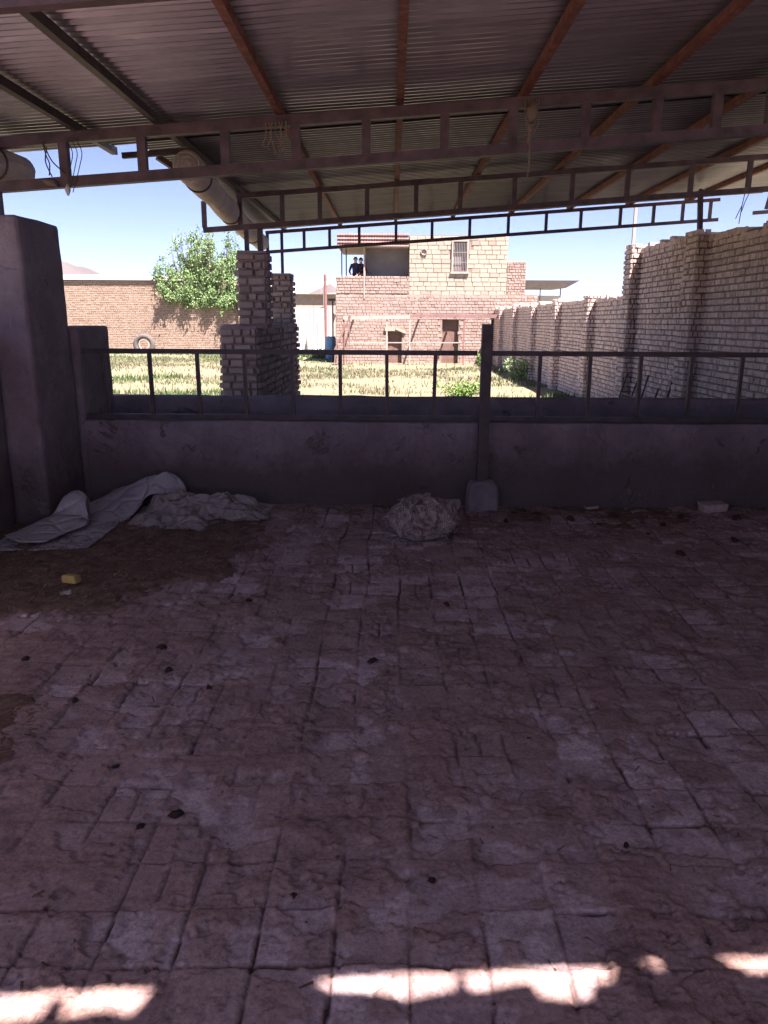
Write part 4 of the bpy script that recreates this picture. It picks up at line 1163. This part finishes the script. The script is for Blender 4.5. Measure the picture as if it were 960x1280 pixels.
crumple(-2.10, -1.45, 5.72, 6.02, lambda u: .03+0*u, 'torn_sack', 'torn flat strip of dirty sacking in front of the crumpled heap', 420, M['sack'], .035, 120)
# bundle of rags
def bundle():
    e = empty('rag_bundle', 'round bundle of torn frayed burlap lying mid-floor before the manger', 'bundle', (.25, 5.68, 0))
    n, k = 120, 72
    th = np.linspace(0, math.pi, k)[:, None]; ph = np.linspace(0, 2*math.pi, n, endpoint=False)[None, :]
    X = np.sin(th)*np.cos(ph); Y = np.sin(th)*np.sin(ph); Z = np.cos(th)*np.ones_like(ph)
    a1 = fbm(X*1.6+5+Z*1.1, Y*1.6+3-Z*.9, 500, 4)
    wp = fbm(X*2+Z*1.3, Y*2-Z, 505, 3)
    r1 = 1-np.abs(fbm(X*1.5+Z*1.6+wp*2.2, Y*2.2-Z*1.2+wp*1.6, 510, 2, .5)*2-1)*3.0
    r2 = 1-np.abs(fbm(X*4+Z*3+wp*3, Y*4.5-Z*2.5, 520, 2, .5)*2-1)*2.6
    r = 1+.45*(a1-.5)+.16*r1+.07*r2
    Xw = X*r*.235; Yw = Y*r*.20; Zw = np.maximum(.125+Z*r*.16, .012+.01*r2)
    V = np.stack([Xw, Yw, Zw], -1).reshape(-1, 3)
    i = np.arange(k*n).reshape(k, n); j = np.roll(i, -1, 1)
    F = np.stack([i[:-1], i[1:], j[1:], j[:-1]], -1).reshape(-1, 4)
    me = mesh_np('cloth_ball', V, F); me.materials.append(M['rag']); me.polygons.foreach_set('use_smooth', [True]*len(me.polygons))
    o = link(bpy.data.objects.new('cloth_ball', me)); o.parent = e
    rng = random.Random(4); b = MB()
    for q in range(46):
        a = rng.uniform(0, 6.283) if q % 2 else rng.uniform(2.6, 4.6)
        zc = rng.uniform(-.7, .9); rr = math.sqrt(max(0, 1-zc*zc))
        p = Vector((math.cos(a)*rr*.245, math.sin(a)*rr*.22, .125+zc*.165))
        if p.z < .02: p.z = .02
        d = Vector((math.cos(a), math.sin(a), rng.uniform(-.6, .5)))*rng.uniform(.02, .09)
        q1 = p + d*.5 + Vector((rng.gauss(0, .012), rng.gauss(0, .012), .008)); q2 = p + d + Vector((rng.gauss(0, .03), rng.gauss(0, .03), -.02))
        q1.z = max(q1.z, .02); q2.z = max(q2.z, .016)
        b.tube([p*.97, q1, q2], [.004, .003, .0015], 4, False)
    b.build('frayed_threads', M['thread'], e)['kind'] = 'stuff'
    b = MB(); rn = random.Random(8)
    for q in range(13):
        th0 = rn.uniform(.25, 1.25); ph0 = rn.uniform(0, 6.283); dth = rn.uniform(-.5, .7); dph = rn.uniform(-1.1, 1.1); wd = rn.uniform(.03, .075)
        rows = []
        for k in range(12):
            t = k/11; th = th0+dth*t+.08*math.sin(t*7+q); ph = ph0+dph*t+.1*math.sin(t*5+q*2)
            lift = 1.08+.07*math.sin(t*math.pi*rn.uniform(1.5, 3))+.03*rn.random()
            c = Vector((math.sin(th)*math.cos(ph)*.245*lift, math.sin(th)*math.sin(ph)*.205*lift, max(.02, .125+math.cos(th)*.165*lift)))
            side = Vector((math.cos(th)*math.cos(ph+.8), math.cos(th)*math.sin(ph+.8), -math.sin(th)*.6)).normalized()
            ww = wd*(1-.5*abs(2*t-1)**2)*rn.uniform(.75, 1.2)
            rows.append([c-side*ww, c+c.normalized()*.012*math.sin(k*1.7+q), c+side*ww])
        for r_ in rows:
            for p in r_: p.z = max(p.z, .012)
        b.grid(rows)
    mods(b.build('torn_strips', M['rag'], e, True), 1, .003)
    # pinched neck of the sack sticking out at the upper right
    b = MB(); b.tube([(.14, .05, .2), (.2, .03, .245), (.25, .02, .24), (.29, .01, .25)], [.07, .045, .04, .055], 12); mods(b.build('sack_neck', M['rag'], e, True), 1)
bundle()
# yellow foam and scrap
b = MB(); b.box(-.05, .05, -.035, .035, 0, .055, j=.008); o = b.build('foam_block', M['yellow'], loc=(-1.93, 4.40, .04)); o.rotation_euler.z = -.25; mods(o, bev=.012)
tag(o, 'small yellow foam block on the dark litter', 'foam')
b = MB(); b.box(-.028, .03, -.02, .02, 0, .022, j=.009); o = b.build('scrap', M['paper'], loc=(-1.90, 4.24, .022)); o.rotation_euler.z = .3
tag(o, 'off-white crumb of plaster just in front of the yellow foam', 'scrap')
b = MB(); b.box(-.11, .11, -.055, .055, 0, .085, j=.012); o = b.build('broken_brick', M['clay_rubble'], loc=(2.80, 6.50, .01)); o.rotation_euler = (.06, -.05, .18); mods(o, bev=.008)
tag(o, 'pale pink brick lying at the foot of the manger wall', 'brick')
b = MB(); b.box(-.06, .05, -.03, .03, 0, .03, j=.01); o = b.build('flat_stone', M['clay_rubble'], loc=(1.75, 6.5, .02)); o.rotation_euler.z = .2
tag(o, 'flat broken tile shard by the base of the manger wall', 'shard')

# ------------------------------------------------------------------ CAMERA, LIGHT, SKY
cam = bpy.data.cameras.new('camera'); co = link(bpy.data.objects.new('camera', cam))
cam.sensor_fit = 'VERTICAL'; cam.sensor_height = 36; cam.lens = 36*960/1280
cam.clip_start = .05; cam.clip_end = 12000
co.matrix_world = Matrix.Translation((0, 0, 1.6)) @ Matrix.Rotation(R(.48), 4, 'Z') @ Matrix.Rotation(R(76), 4, 'X') @ Matrix.Rotation(R(.35), 4, 'Z')
scn.camera = co

EL, AZ = 62.0, 40.0                      # sun high behind the viewer's right shoulder
sd = Vector((math.sin(R(AZ))*math.cos(R(EL)), -math.cos(R(AZ))*math.cos(R(EL)), math.sin(R(EL))))
sun = bpy.data.lights.new('sun', 'SUN'); so = link(bpy.data.objects.new('sun', sun))
sun.energy = 3.5; sun.angle = R(.65); sun.color = (1.0, .95, .87)
so.rotation_euler = sd.to_track_quat('Z', 'Y').to_euler(); so.location = (5, -5, 20)
w = bpy.data.worlds.new('World'); scn.world = w; w.use_nodes = True
nt = w.node_tree; bg = nt.nodes['Background']
sky = nt.nodes.new('ShaderNodeTexSky'); sky.sky_type = 'NISHITA'; sky.sun_disc = False
sky.sun_elevation = R(EL); sky.sun_rotation = R(180-AZ); sky.air_density = .30; sky.dust_density = .65; sky.ozone_density = 2.8
nt.links.new(sky.outputs[0], bg.inputs[0]); bg.inputs[1].default_value = .05
scn.view_settings.view_transform = 'Standard'; scn.view_settings.look = 'None'
scn.view_settings.exposure = 2.87
scn.view_settings.use_white_balance = True
scn.view_settings.white_balance_temperature = 6750
scn.view_settings.white_balance_tint = 26; scn.view_settings.gamma = 1
scn.render.engine = 'CYCLES'
scn.cycles.max_bounces = 10; scn.cycles.diffuse_bounces = 6

# ------------------------------------------------------------------ HAZE
b = MB(); b.box(-6100, 4300, -900, 6100, -60, 420)
m = bpy.data.materials.new('haze_air'); m.use_nodes = True; n = m.node_tree.nodes; n.remove(n['Principled BSDF'])
pv = n.new('ShaderNodeVolumePrincipled'); pv.inputs['Color'].default_value = (.86, .88, .95, 1); pv.inputs['Density'].default_value = .00002; pv.inputs['Anisotropy'].default_value = 0
m.node_tree.links.new(pv.outputs[0], n['Material Output'].inputs['Volume'])
kind(tag(b.build('haze', m), 'thin pale dust haze hanging in the air over the yard and hills', 'haze'), 'stuff')
